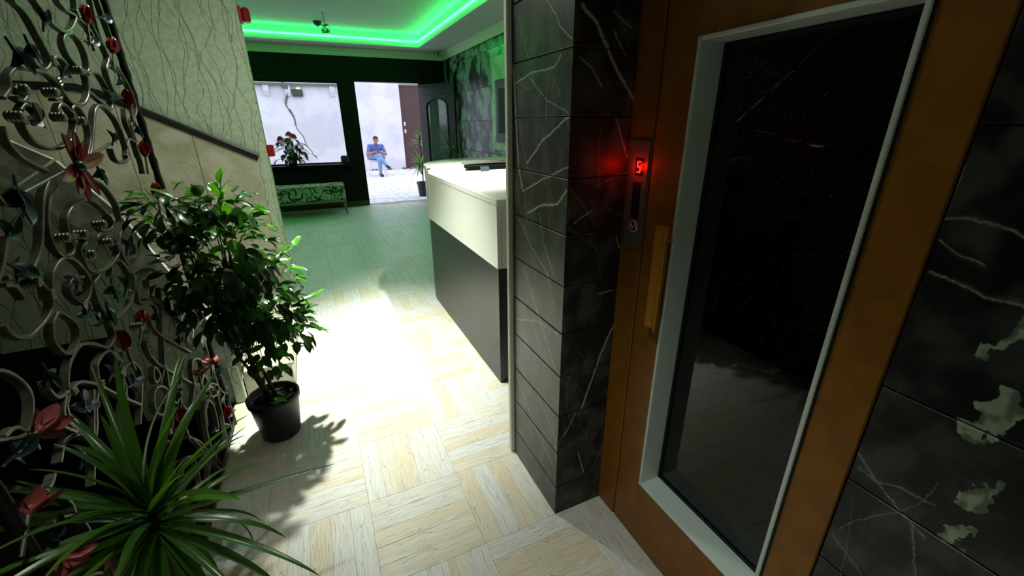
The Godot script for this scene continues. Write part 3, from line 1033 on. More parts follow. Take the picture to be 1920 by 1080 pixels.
func lift() -> void:
	var X := 0.957
	var d := Node3D.new()
	d.name = "door_2"
	add_child(d)
	tag(d, "brown steel lift door with a tall dark glass in a grey frame", "door", "", "structure")
	# jamb post beside the pillar and jamb at the near side, head above
	part("jamb", bx(P(X, 0, 1.053), P(1.1, CEIL, 1.16), 0.003), M.brown, d)
	part("head", bx(P(X, 2.12, 0.336), P(1.1, CEIL, 1.0475), 0.003), M.brown, d)
	# the leaf is a frame round the glass
	var y0 := 0.297
	var y1 := 1.805
	var z0 := 0.44
	var z1 := 0.922
	var m := bx(P(X, 0.012, z1), P(1.03, 2.112, 1.046), 0.003)
	m.box(P(X, 0.012, 0.337), P(1.03, 2.112, z0), 0.003)
	m.box(P(X + 0.0004, 0.012, z0), P(1.03, y0, z1))
	m.box(P(X + 0.0004, y1, z0), P(1.03, 2.112, z1))
	part("leaf", m, M.brown, d)
	# deep aluminium frame with a narrow raised lip
	m = MB.new()
	var t := 0.011
	m.box(P(X - 0.006, y0, z1 - t), P(1.05, y1, z1), 0.002)
	m.box(P(X - 0.006, y0, z0), P(1.05, y1, z0 + t), 0.002)
	m.box(P(X - 0.006, y0, z0 + t), P(1.05, y0 + t, z1 - t), 0.002)
	m.box(P(X - 0.006, y1 - t, z0 + t), P(1.05, y1, z1 - t), 0.002)
	var fr := part("glass_frame", m, M.aluminium, d)
	m = MB.new()
	var g := 0.009
	m.box(P(1.036, y0 + t, z1 - t - g), P(1.05, y1 - t, z1 - t), 0.001)
	m.box(P(1.036, y0 + t, z0 + t), P(1.05, y1 - t, z0 + t + g), 0.001)
	m.box(P(1.036, y0 + t, z0 + t + g), P(1.05, y0 + t + g, z1 - t - g), 0.001)
	m.box(P(1.036, y1 - t - g, z0 + t + g), P(1.05, y1 - t, z1 - t - g), 0.001)
	m.box(P(X - 0.0015, y0 - 0.003, z0 - 0.006), P(X + 0.004, y1 + 0.003, z0), 0.0005)
	part("gasket", m, M.rubber, fr)
	part("glass", bx(P(1.043, y0 + t, z0 + t), P(1.053, y1 - t, z1 - t)), M.dark_glass, d)
	# pull handle: a flat curved bar on two stubs
	var h := MB.new()
	var prof := PackedVector2Array([Vector2(0.904, 0.0), Vector2(0.900, 0.006), Vector2(0.903, 0.02), Vector2(0.925, 0.028), Vector2(0.950, 0.024), Vector2(0.957, 0.014), Vector2(0.952, 0.010), Vector2(0.928, 0.016), Vector2(0.910, 0.012)])
	h.prism(prof, P(0, 0.975, 0) + Vector3(X - 0.052, 0, 0), Vector3(0, 0, -1), Vector3(1, 0, 0), Vector3(0, 0.335, 0))
	var ha := part("handle", h, M.bronze_handle, d)
	h = MB.new()
	for y in [1.02, 1.27]:
		h.tube([P(X - 0.03, y, 0.925), P(X + 0.002, y, 0.925)], [0.011], 14)
	part("handle_stub", h, M.bronze_handle, ha)
	# call plate
	var c := thing("lift_call_plate", P(X, 1.38, 1.095), "grey metal lift call plate with red number display and round arrow button", "call panel")
	var at := Vector3(-X, -1.38, 1.095)
	m = bx(P(X - 0.004, 1.205, 1.057), P(X, 1.548, 1.142), 0.0015)
	part("plate", m, M.plate, c).position = at
	var win := bx(P(X - 0.0052, 1.440, 1.076), P(X - 0.003, 1.494, 1.113), 0.0008)
	var wd := part("display", win, M.digit_off, c)
	wd.position = at
	# the figure 5 in seven-segment strokes
	var dg := MB.new()
	var s := 0.0034
	var x0 := 1.1015
	var x1 := 1.0875
	for q in [[x0, 1.484, x1, 1.484], [x0, 1.484, x0 + 0.001, 1.4675], [x0 + 0.001, 1.4675, x1 + 0.001, 1.4675], [x1 + 0.001, 1.4675, x1 + 0.002, 1.451], [x0 + 0.002, 1.451, x1 + 0.002, 1.451]]:
		dg.tube([P(X - 0.0062, q[1], q[0]), P(X - 0.0062, q[3], q[2])], [s / 2.0], 8)
	part("digit", dg, M.digit, wd)
	var l := OmniLight3D.new()
	l.name = "digit_light"
	wd.add_child(l)
	l.position = P(X - 0.02, 1.467, 1.098)
	l.light_color = Color(1.0, 0.06, 0.03)
	l.light_energy = 0.005
	l.light_size = 0.012
	l.omni_range = 8.0
	l.omni_attenuation = 2.0
	l.shadow_enabled = true
	part("window_strip", bx(P(X - 0.0052, 1.302, 1.078), P(X - 0.003, 1.420, 1.117), 0.0008), M.rubber, c).position = at
	var b := MB.new()
	var bxf := Transform3D(Basis(Vector3(0, 0, 1), Vector3(-1, 0, 0), Vector3(0, -1, 0)), P(X - 0.004, 1.274, 1.096))
	b.lathe([Vector2(0.0, 0.003), Vector2(0.0155, 0.003), Vector2(0.0165, 0.001), Vector2(0.0165, 0.0)], 28, bxf)
	var bt := part("button", b, M.rubber, c)
	bt.position = at
	b = MB.new()
	b.lathe([Vector2(0.0165, 0.0), Vector2(0.0165, 0.0045), Vector2(0.018, 0.005), Vector2(0.0195, 0.003), Vector2(0.0195, 0.0)], 28, bxf)
	part("button_ring", b, M.white_plastic, bt)
	b = MB.new()
	b.tube([P(X - 0.0085, 1.281, 1.1045), P(X - 0.0085, 1.2665, 1.0955), P(X - 0.0085, 1.281, 1.0865)], [0.0018], 6)
	part("arrow", b, M.white_plastic, bt)
	for q in [1.532, 1.222]:
		b = MB.new()
		b.lathe([Vector2(0.0, 0.002), Vector2(0.003, 0.0015), Vector2(0.0036, 0.0)], 12, Transform3D(bxf.basis, P(X - 0.004, q, 1.097)))
		part("screw", b, M.metal, c).position = at


func near_wall() -> void:
	var m := bx(P(0.969, 0, -1.2), P(1.13, CEIL, 0.333))
	var w := structure("wall_near", m, M.black, "black veined marble wall on the near side of the lift door", "wall")
	var hs := [0.0, 0.15, 0.39, 0.63, 0.87, 1.11, 1.592, 1.83, 2.07, 2.31, 2.55, 2.75]
	for c in [[0.333, -0.36], [-0.363, -1.19]]:
		for k in hs.size() - 1:
			var s := bx(P(0.957, hs[k] + 0.0018, c[1]), P(0.971, hs[k + 1] - 0.0018, c[0]), 0.0015)
			world_uv(s, func(q: Vector3) -> Vector2: return Vector2(1.0 - (-q.z + 0.365) / 0.7, 1.0 - q.y / CEIL))
			part("marble_tile", s, M.marble_near, w)


func desk() -> void:
	var t := thing("reception_desk", P(1.25, 0, 3.0), "white topped reception desk with dark brown lower front and rounded far end", "desk")
	var at := -t.position
	var x := 0.907
	# lower front: straight run, then round the corner to the wall
	var path := func(off: float, n: int) -> Array:
		var o := []
		for k in n + 1:
			var a := PI / 2.0 * k / n
			o.append(Vector2(1.52 - (1.52 - x - off) * cos(a), 3.72 + (0.70 - off) * sin(a)))
		return o
	var slab := func(off: float, h0: float, h1: float, thick: float, straight: bool, curve: bool) -> MB:
		var m := MB.new()
		var outer := []
		var inner := []
		if straight:
			outer.append(Vector2(x + off, 2.178)); inner.append(Vector2(x + off + thick, 2.178))
		if straight and not curve:
			outer.append(Vector2(x + off, 3.70)); inner.append(Vector2(x + off + thick, 3.70))
		if curve:
			outer.append_array(path.call(off, 20)); inner.append_array(path.call(off + thick, 20))
			outer.append(Vector2(2.80, 4.42 - off)); inner.append(Vector2(2.80, 4.42 - off - thick))
		var poly := PackedVector2Array()
		for q in outer: poly.append(q)
		for i in inner.size(): poly.append(inner[inner.size() - 1 - i])
		m.prism(poly, Vector3(0, h0, 0), Vector3.RIGHT, Vector3(0, 0, -1), Vector3(0, h1 - h0, 0))
		return m
	part("lower_front", slab.call(0.0, 0.0, 0.792, 0.03, true, true), M.espresso, t).position = at
	part("end_panel", bx(P(x + 0.031, 0.0, 2.178), P(1.65, 0.792, 2.208), 0.003), M.espresso, t).position = at
	part("upper_front", slab.call(-0.004, 0.795, 1.17, 0.03, true, false), M.white_gloss, t).position = at
	part("curved_front", slab.call(-0.010, 0.795, 1.245, 0.03, false, true), M.white_gloss, t).position = at
	part("upper_end", bx(P(x + 0.027, 0.795, 2.172), P(1.65, 1.17, 2.202), 0.002), M.white_gloss, t).position = at
	part("countertop", bx(P(x - 0.008, 1.17, 2.166), P(1.66, 1.208, 3.70), 0.004), M.white_top, t).position = at
	part("curved_top", slab.call(-0.014, 1.232, 1.262, 0.34, false, true), M.white_gloss, t).position = at
	part("curved_end", bx(P(x - 0.006, 1.17, 3.702), P(1.24, 1.234, 3.74), 0.002), M.white_gloss, t).position = at
	part("inner_end", bx(P(1.24, 0.8, 3.72), P(1.27, 1.225, 3.95), 0.002), M.espresso, t).position = at
	part("inner_back", bx(P(1.27, 0.75, 3.93), P(2.80, 1.228, 3.97), 0.002), M.black, t).position = at
	part("inner_shelf", bx(P(1.62, 0.72, 2.2), P(1.66, 1.17, 3.7), 0.002), M.espresso, t).position = at
	part("worktop", bx(P(1.66, 0.72, 2.3), P(2.3, 0.75, 3.93), 0.003), M.white_top, t).position = at
	# a small folded note holder on the top
	var c := thing("card_holder", P(1.36, 1.208, 3.52), "small pale card holder on the white desk top", "card holder")
	part("base", bx(Vector3(-0.045, 0, -0.03), Vector3(0.045, 0.006, 0.03), 0.002), M.white_plastic, c)
	part("card", bx(Vector3(-0.04, 0.006, -0.004), Vector3(0.04, 0.05, 0.004), 0.001, Transform3D(Basis(Vector3.RIGHT, -0.3), Vector3.ZERO)), M.silver_paint, c)


func lobby_wall() -> void:
	var w: Node3D = get_node("wall_right")
	var hs := [0.0, 0.09, 0.61, 1.13, 1.65, 2.17, 2.69, SOFFIT]
	rng.seed = 66
	for k in hs.size() - 1:
		var z := FRONT - 0.005
		var first := true
		while z > 1.6:
			var len := 0.85 if not first else (0.4 if k % 2 else 0.85)
			first = false
			var z2 := maxf(1.575, z - len)
			var s := bx(P(2.82 - rf(0, 0.001), hs[k] + 0.002, z2 + 0.002), P(2.842, hs[k + 1] - 0.002, z - 0.002), 0.002)
			var o := Vector2(rf(0, 3), rf(0, 3))
			for i in s.uv.size(): s.uv[i] += o
			part("marble_tile", s, M.marble_green, w)
			z = z2
	# pale green marble surround with a screen hung on it
	var p := bx(P(2.795, 1.2, 5.2), P(2.82, 2.56, 6.84), 0.004)
	var sur := part("marble_panel", p, M.jade, w)
	sur.set_meta("label", "pale green marble panel on the dark marble wall")
	var tv := thing("wall_screen", P(2.79, 1.77, 5.98), "dark wall screen in a grey bezel on the pale green marble panel", "screen")
	part("casing", bx(P(2.745, 1.33, 5.42), P(2.794, 2.22, 6.58), 0.008), M.bezel, tv).position = -tv.position
	part("screen_face", bx(P(2.742, 1.46, 5.54), P(2.746, 2.10, 6.46), 0.001), M.rubber, tv).position = -tv.position


# ---------------------------------------------------------------- wrought iron screen
var screen: Node3D
const SX := -0.645


func bar(q: Array, w := 0.0085, d := 0.019, mat: Material = null) -> void:
	var pts := []
	for i in range(0, q.size(), 2):
		pts.append(P(SX, q[i + 1] / 1000.0, q[i] / 1000.0))
	var m := MB.new()
	m.bent_bar(spline(pts, 6), Vector3.RIGHT, w, d)
	part("scroll", m, mat if mat else M.iron, screen)


func petal(m: MB, xf: Transform3D, len: float, wid: float, cup: float, curl: float, point := 0.5) -> void:
	var top := []
	var bot := []
	for i in 7:
		var t := i / 6.0
		var w := wid * pow(sin(PI * clampf(t * (1.0 - 0.06) + 0.06, 0, 1)), point) * 0.5
		if i == 6: w = wid * 0.03
		var a := []
		var b := []
		for j in 5:
			var s := (j - 2) / 2.0
			var p := Vector3(s * w, cup * w * (s * s) + curl * len * t * t, len * t)
			a.append(xf * p)
			b.append(xf * (p - Vector3(0, 0.0022 * (1.0 - 0.7 * absf(s)), 0)))
		top.append(a)
		b.reverse()
		bot.append(b)
	m.sheet(top)
	m.sheet(bot)


func at_iron(q: Array) -> Vector3:
	return P(SX + 0.004, q[1] / 1000.0, q[0] / 1000.0)


func iron_screen() -> void:
	screen = thing("iron_screen", P(SX, 0, 1.7), "tall wrought iron screen of scrolls with painted red flowers and teal leaves", "iron screen")
	screen.position = Vector3.ZERO
	# hammered end posts and rails
	rng.seed = 90
	for z in [0.955, 2.455]:
		var m := MB.new()
		var pts := []
		var rad := []
		for i in 90:
			pts.append(P(SX + rf(-0.001, 0.001), i * 2.36 / 89.0, z))
			rad.append(0.0135 + rf(-0.0022, 0.0022))
		m.tube(pts, rad, 8)
		part("post", m, M.iron_dark, screen)
	for h in [0.035, 2.34]:
		part("rail", bx(P(SX - 0.012, h - 0.012, 0.955), P(SX + 0.012, h + 0.012, 2.455), 0.004), M.iron_dark, screen)
	bar([1712,1909,1755,1889,1780,1841,1798,1801,1795,1774,1747,1751,1707,1763,1692,1787])
	bar([1837,1936,1874,1908,1911,1887,1975,1881,2042,1905,2110,1954,2151,2016])
	bar([1997,1970,2033,1952,2095,1948,2152,1934,2194,1910,2163,1873])
	bar([2021,1886,1951,1864,1925,1826,1954,1792,2016,1774,2053,1782,2074,1827,2061,1868,2021,1886])
	bar([1493,1666,1535,1689,1557,1719,1607,1741,1674,1744,1744,1743,1789,1723,1813,1695,1842,1670,1916,1669,1987,1705,2016,1760,1971,1774])
	bar([1795,1774,1852,1796,1895,1784,1893,1744])
	bar([2033,1766,2120,1779,2160,1747,2176,1700,2140,1661,2096,1676,1998,1711])
	bar([1556,1690,1597,1700,1615,1687,1575,1663,1546,1669])
	bar([1738,1703,1781,1701,1783,1681,1741,1674])
	bar([1544,1640,1577,1655,1605,1645,1621,1626,1602,1607])
	bar([1547,1643,1531,1599,1562,1561,1647,1545,1744,1563,1811,1607,1807,1651,1768,1663,1732,1641,1758,1626])
	bar([1850,1616,1822,1621,1827,1652,1867,1662,1895,1631,1890,1578,1826,1523,1751,1486])
	bar([1751,1486,1852,1527,1943,1607,2001,1657,2077,1670,2151,1624,2170,1551,2158,1494,2091,1475,2029,1491,2020,1529])
	bar([1447,1603,1440,1569,1476,1531,1562,1491])
	bar([2297,2044,2264,1928,2284,1854,2357,1813,2411,1760,2429,1701,2406,1657,2301,1607,2292,1541])
	bar([2225,1990,2227,1932,2284,1854,2221,1799,2222,1735,2291,1706])
	bar([2287,1666,2254,1613,2274,1560,2271,1481])
	bar([2142,1495,2211,1550,2274,1542,2283,1474,2267,1418])
	bar([1542,1467,1487,1432,1433,1371,1391,1325,1335,1292,1288,1282,1232,1298])
	bar([1574,1452,1509,1421,1459,1366,1448,1314,1478,1279,1518,1276,1538,1295,1531,1316])
	bar([1538,1314,1543,1344,1571,1374,1647,1396,1733,1389,1793,1351,1823,1309,1795,1285,1740,1292,1725,1311,1761,1315])
	bar([1784,1448,1860,1414,1905,1347,1887,1292])
	bar([1538,1314,1592,1310,1611,1285,1564,1276,1560,1240,1578,1209,1637,1187,1737,1189,1805,1218,1790,1260,1740,1267,1732,1246,1763,1243])
	bar([1357,1216,1397,1258,1461,1276,1511,1262,1543,1220,1546,1177,1508,1148,1469,1144,1442,1169,1435,1199,1474,1218,1522,1206])
	bar([1612,1181,1561,1167,1548,1120,1567,1062,1617,1033,1728,1034,1810,1071,1815,1126,1778,1182,1721,1184,1685,1157])
	bar([1298,1259,1329,1269,1340,1244,1350,1215,1332,1185,1295,1171,1254,1164,1209,1164,1171,1189,1162,1216])
	bar([1215,1287,1244,1274,1256,1240])
	bar([1583,1267,1572,1245,1617,1232,1615,1252,1583,1267])
	bar([1869,1266,1820,1234,1809,1188,1838,1150,1905,1161,1926,1198,1878,1220])
	bar([1819,1073,1812,1022,1859,993,1923,1025,1941,1058])
	bar([1871,1005,1980,964,2071,865,2180,758])
	bar([1308,1152,1288,1120,1298,1086,1320,1064,1350,1059,1388,1078,1401,1111,1380,1146,1350,1166,1308,1152])
	bar([1563,1056,1564,1002,1531,988,1498,989])
	bar([1259,990,1271,1013,1309,1043,1377,1057,1431,1038,1498,989])
	bar([1389,937,1418,979,1491,982,1529,953,1541,910,1525,882,1496,895])
	bar([1389,941,1385,927,1336,895,1296,848,1247,815])
	bar([1567,938,1516,883,1475,828,1418,789,1379,752])
	bar([1264,987,1303,986,1334,970,1385,927,1475,828,1556,745])
	bar([1202,1055,1199,1029,1216,999,1259,990])
	bar([1261,985,1227,966,1221,928,1241,886])
	bar([1162,968,1184,937,1216,897,1257,844])
	bar([1149,900,1176,905,1207,894,1239,883])
	bar([1026,1031,1058,1028,1075,1009,1086,980,1087,948])
	bar([1529,875,1557,892,1611,876,1634,823,1571,760,1505,705])
	bar([1506,981,1524,936,1518,884,1505,836,1475,827])
	bar([1796,858,1748,882,1782,902,1823,899,1758,893,1742,849,1777,781,1815,740,1925,638,2042,528,2130,473,2194,478,2222,454,2223,408])
	bar([1904,838,1825,749,1743,718])
	bar([2034,992,1901,851])
	bar([1937,630,1829,538])
	bar([1933,991,2020,913,2129,832])
	bar([1840,959,1851,896,1919,820,2135,643])
	bar([2187,581,2122,603,2075,575,2061,523,2135,477,2207,499,2226,546,2187,581])
	bar([1759,764,1738,787,1708,766,1714,736,1756,738,1759,764])
	bar([1679,614,1641,652,1642,695,1684,722,1732,708,1774,670,1785,616,1746,566,1699,540])
	bar([1831,723,1790,654,1791,606,1815,578,1863,571,1864,532,1888,499,1958,481,2034,512])
	bar([2239,870,2212,905,2249,898,2278,842,2219,813,2148,830,2172,870])
	bar([2456,552,2408,591,2365,559,2362,509])
	bar([2391,432,2349,378,2386,274,2473,194])
	bar([2201,392,2264,391,2351,329,2334,292,2225,339,2201,392])
	bar([2196,366,2089,356,2039,297])
	bar([2514,219,2376,215,2402,94,2526,51])
	bar([1805,420,1886,335,1936,252,1943,172,1862,156])
	bar([2216,72,2081,133,1989,116,2033,29])
	bar([2384,124,2479,38,2409,26,2294,121])
	bar([1241,989,1206,958,1215,912,1238,892])
	bar([1125,879,1162,903,1195,899,1222,884])
	bar([1039,872,1056,855,1079,823,1097,779,1093,753])
	bar([1094,873,1070,863,1043,867])
	bar([1352,935,1267,836,1190,747])
	bar([966,832,1009,805,1060,777,1098,736,1107,688,1099,654])
	# lower and upper runs that finish the pattern
	bar([1000,80,1010,260,1090,330,1170,270,1150,170,1090,180])
	bar([1330,60,1250,140,1240,300,1330,380,1420,320,1400,210,1340,220])
	bar([1420,60,1500,120,1540,260,1480,360,1420,320])
	bar([1640,60,1590,180,1620,320,1700,380,1790,320,1770,210,1700,220])
	bar([1800,60,1880,140,1890,290,1830,400])
	bar([2050,60,2000,200,2040,340,2130,380,2200,300,2170,190,2110,210])
	bar([2230,60,2290,200,2300,380])
	bar([1000,640,1080,560,1100,440,1030,380,980,450,1010,520])
	bar([1240,500,1330,420,1430,470,1440,590])
	bar([985,1350,1080,1290,1200,1300,1290,1376])
	bar([990,1180,1100,1140,1140,1060,1080,1000,1000,1040])
	bar([1000,1700,1100,1640,1220,1690,1240,1820,1150,1880,1070,1830,1100,1740])
	bar([1240,1820,1340,1900,1480,1880,1500,1760,1420,1700,1360,1760])
	bar([1000,2280,1080,2120,1230,2080,1330,2180,1270,2280,1190,2230])
	bar([1420,2300,1480,2120,1640,2040,1730,2130,1690,2250,1600,2260])
	bar([1760,2300,1820,2120,1960,2070,2080,2150,2060,2260,1960,2270])
	bar([2150,2300,2180,2160,2280,2100,2390,2180,2340,2290])
	bar([1050,1500,1160,1560,1280,1530,1330,1440])
	bar([2380,2300,2360,2080,2390,1900])
	# rolled ends: short grooved drums
	for q in [[1579,1690],[1729,1692],[1951,1770],[1508,1626],[1722,1628],[1841,1618],[1499,1324],[1594,1312],[1729,1314],[1730,1256],[1302,1264],[1596,1251],[1724,959],[2224,386],[1647,562],[1738,501]]:
		var m := MB.new()
		var prof := [Vector2(0.0, -0.017), Vector2(0.009, -0.017)]
		for k in 13:
			prof.append(Vector2(0.0135 - (0.003 if k % 3 == 0 else 0.0), -0.016 + k * 0.032 / 12.0))
		prof.append_array([Vector2(0.009, 0.017), Vector2(0.0, 0.017)])
		m.lathe(prof, 16, Transform3D(Basis(Vector3(0, 1, 0), Vector3(1, 0, 0), Vector3(0, 0, -1)), P(SX + 0.006, q[1] / 1000.0, q[0] / 1000.0)), 0.2)
		part("rolled_end", m, M.iron, screen)
	for q in [[1808,1780],[1537,1621],[1814,1629],[1545,1313],[1823,1316],[1794,1226],[1350,1215],[1272,982],[1393,926],[1480,828],[1515,888],[1239,883],[1817,742],[1937,630],[1872,583],[2042,528],[2112,1956],[1799,1724]]:
		var m := MB.new()
		for k in 3:
			m.box(Vector3(-0.0135, (k - 1) * 0.0085 - 0.0036, -0.0105), Vector3(0.0135, (k - 1) * 0.0085 + 0.0036, 0.0105), 0.002, Transform3D(Basis(Vector3.RIGHT, 0.4 * sin(q[0] * 1.0)), P(SX, q[1] / 1000.0, q[0] / 1000.0)))
		part("collar", m, M.iron, screen)
	# painted leaves: three cupped lobes on a short stem
	rng.seed = 17
	var tints := ["teal", "teal", "blue_paint", "blue_paint", "teal", "teal", "teal", "blue_paint", "green_paint", "teal", "iron", "teal", "green_paint", "teal", "green_paint", "blue_paint", "green_paint", "green_paint", "teal", "teal", "green_paint", "teal", "teal", "silver_paint", "silver_paint", "silver_paint", "blue_paint", "blue_paint", "teal", "blue_paint", "teal", "teal", "silver_paint", "teal", "teal", "silver_paint"]
	var spots := [[1707,1808],[1620,1785],[2136,1879],[1838,1878],[1833,1743],[2331,1793],[2337,1987],[2058,1554],[2150,1720],[2351,1601],[1615,1619],[1390,1462],[1290,1376],[1265,1316],[1856,1472],[1485,1202],[1659,1129],[1742,1090],[1465,1118],[1858,1200],[1582,1079],[1516,1076],[1215,1071],[1457,917],[1552,827],[1286,922],[1908,920],[1819,648],[1676,627],[2039,737],[2422,350],[2430,166],[1204,839],[1018,987],[1015,764],[1284,920]]
	for i in spots.size():
		var m := MB.new()
		var base := Transform3D(Basis(Vector3.RIGHT, rf(0, TAU)), at_iron(spots[i]))
		var s := 1.35 if i == 11 else rf(0.75, 1.0)
		for k in 3:
			petal(m, base * Transform3D(Basis(Vector3.RIGHT, (k - 1) * 0.75) * Basis(Vector3(0, 0, 1), -PI / 2), Vector3(0.004, 0, 0)), (0.062 if k == 1 else 0.048) * s, 0.036 * s, 0.55, 0.25 * (1 if k == 1 else -1), 0.7)
		m.tube([base * Vector3(0, 0, -0.03 * s), base * Vector3(0.004, 0, 0.012)], [0.003, 0.0045], 6)
		part("leaf", m, M[tints[i]], screen)
	# painted flowers: tulips with closed petals, and open ones
	var fl := [[2181,1967,"red_paint"],[2352,1895,"red_paint"],[2342,1706,"red_paint"],[2350,1511,"red_paint"],[2335,1338,"red_paint"],[1135,984,"pink_paint"],[1593,966,"red_paint"],[1776,966,"red_paint"],[1808,520,"red_paint"],[2140,545,"pink_paint"],[2338,492,"pink_paint"],[1004,891,"pink_paint"],[1021,698,"pink_paint"],[1699,134,"red_paint"],[1603,521,"red_paint"],[2359,150,"red_paint"],[1138,501,"pink_paint"]]
	for i in fl.size():
		var m := MB.new()
		var open: bool = fl[i][2] == "pink_paint"
		var lean: float = [0.5, 0.6, 0.3, 0.5, 0.4, 1.6, 0.0, 1.0, 0.05, 0.3, 0.3, 0.9, 2.4, 0.2, 0.2, 0.2, 1.9][i]
		var base := Transform3D(Basis(Vector3.RIGHT, -lean) * Basis(Vector3.UP, rf(0, TAU)), at_iron(fl[i]) + Vector3(0.006, 0, 0))
		for k in 6:
			var r := Basis(Vector3.UP, TAU * k / 6.0) * Basis(Vector3.RIGHT, -PI / 2 + (0.5 if open else 0.10) + (0.12 if k % 2 else 0.0))
			petal(m, base * Transform3D(r, Vector3(0, -0.03, 0)), 0.056 if open else 0.068, 0.034, -0.5, -0.35 if open else 0.10, 0.7)
		m.lathe([Vector2(0.0, -0.036), Vector2(0.010, -0.03), Vector2(0.013, -0.02), Vector2(0.006, 0.0)], 10, base)
		part("flower", m, M[fl[i][2]], screen)
		m = MB.new()
		m.tube([base * Vector3(0, -0.11, 0), base * Vector3(0, -0.03, 0)], [0.0045], 6)
		part("stem", m, M.iron, screen)
	# the large red blossom lying along its rod
	var c := at_iron([1710, 1492])
	var m := MB.new()
	m.tube([P(SX, 1.452, 1.42), c, P(SX, 1.545, 2.04)], [0.005], 8)
	part("rod", m, M.iron, screen)
	m = MB.new()
	for k in 8:
		var an: float = [0.0, 0.6, 1.1, 1.9, PI, PI + 0.6, PI + 1.15, PI + 1.9][k]
		petal(m, Transform3D(Basis(Vector3.RIGHT, an + 0.15) * Basis(Vector3(0, 0, 1), -PI / 2), c + Vector3(0.006, 0, 0)), 0.16 if k % 4 == 0 else 0.105, 0.042, 0.5, 0.12, 0.6)
	part("flower", m, M.red_paint, screen)
	m = MB.new()
	m.lathe([Vector2(0.0, 0.016), Vector2(0.012, 0.012), Vector2(0.018, 0.0), Vector2(0.016, -0.008)], 12, Transform3D(Basis(Vector3(0, 0, 1), -PI / 2), c + Vector3(0.012, 0, 0)))
	part("flower_heart", m, M.teal, screen)


# ---------------------------------------------------------------- plants
func pot_mesh(r0: float, r1: float, h: float) -> MB:
	var m := MB.new()
	m.lathe([Vector2(0, 0.0), Vector2(r0 * 0.94, 0.0), Vector2(r0, 0.006), Vector2(lerpf(r0, r1, 0.86), h * 0.86), Vector2(r1 * 1.03, h * 0.875), Vector2(r1 * 1.05, h * 0.99), Vector2(r1 * 1.03, h), Vector2(r1 * 0.97, h), Vector2(r1 * 0.93, h * 0.85), Vector2(r1 * 0.88, h * 0.6)], 40)
	return m


func soil_mesh(r: float, h: float) -> MB:
	var m := MB.new()
	rng.seed = 50
	var rows := []
	for i in 6:
		var a := []
		for j in 25:
			var an := TAU * (j % 24) / 24.0
			a.append(Vector3(cos(an) * r * i / 5.0, h + (0.012 * sin(an * 5.0 + i * 2.0) if i > 0 and i < 5 else 0.0), -sin(an) * r * i / 5.0))
		rows.append(a)
	m.sheet(rows)
	return m


func leaf_mesh(len: float, wid: float, fold: float, droop: float) -> ArrayMesh:
	var m := MB.new()
	var rows := []
	for i in 8:
		var t := i / 7.0
		var w := wid * 0.5 * pow(sin(PI * pow(t, 0.8)), 0.8) if t < 0.85 else wid * 0.16 * (1.0 - t) / 0.15
		if i == 0: w = wid * 0.03
		var a := []
		for j in 5:
			var s := (j - 2) / 2.0
			a.append(Vector3(s * w, fold * absf(s) * w - droop * len * t * t + 0.02 * len * sin(t * 9.0) * s, len * t))
		rows.append(a)
	m.sheet(rows)
	return m.mesh()


func facing(dir: Vector3, up: Vector3) -> Basis:
	var z := dir.normalized()
	var x := up.cross(z).normalized()
	return Basis(x, z.cross(x), z)


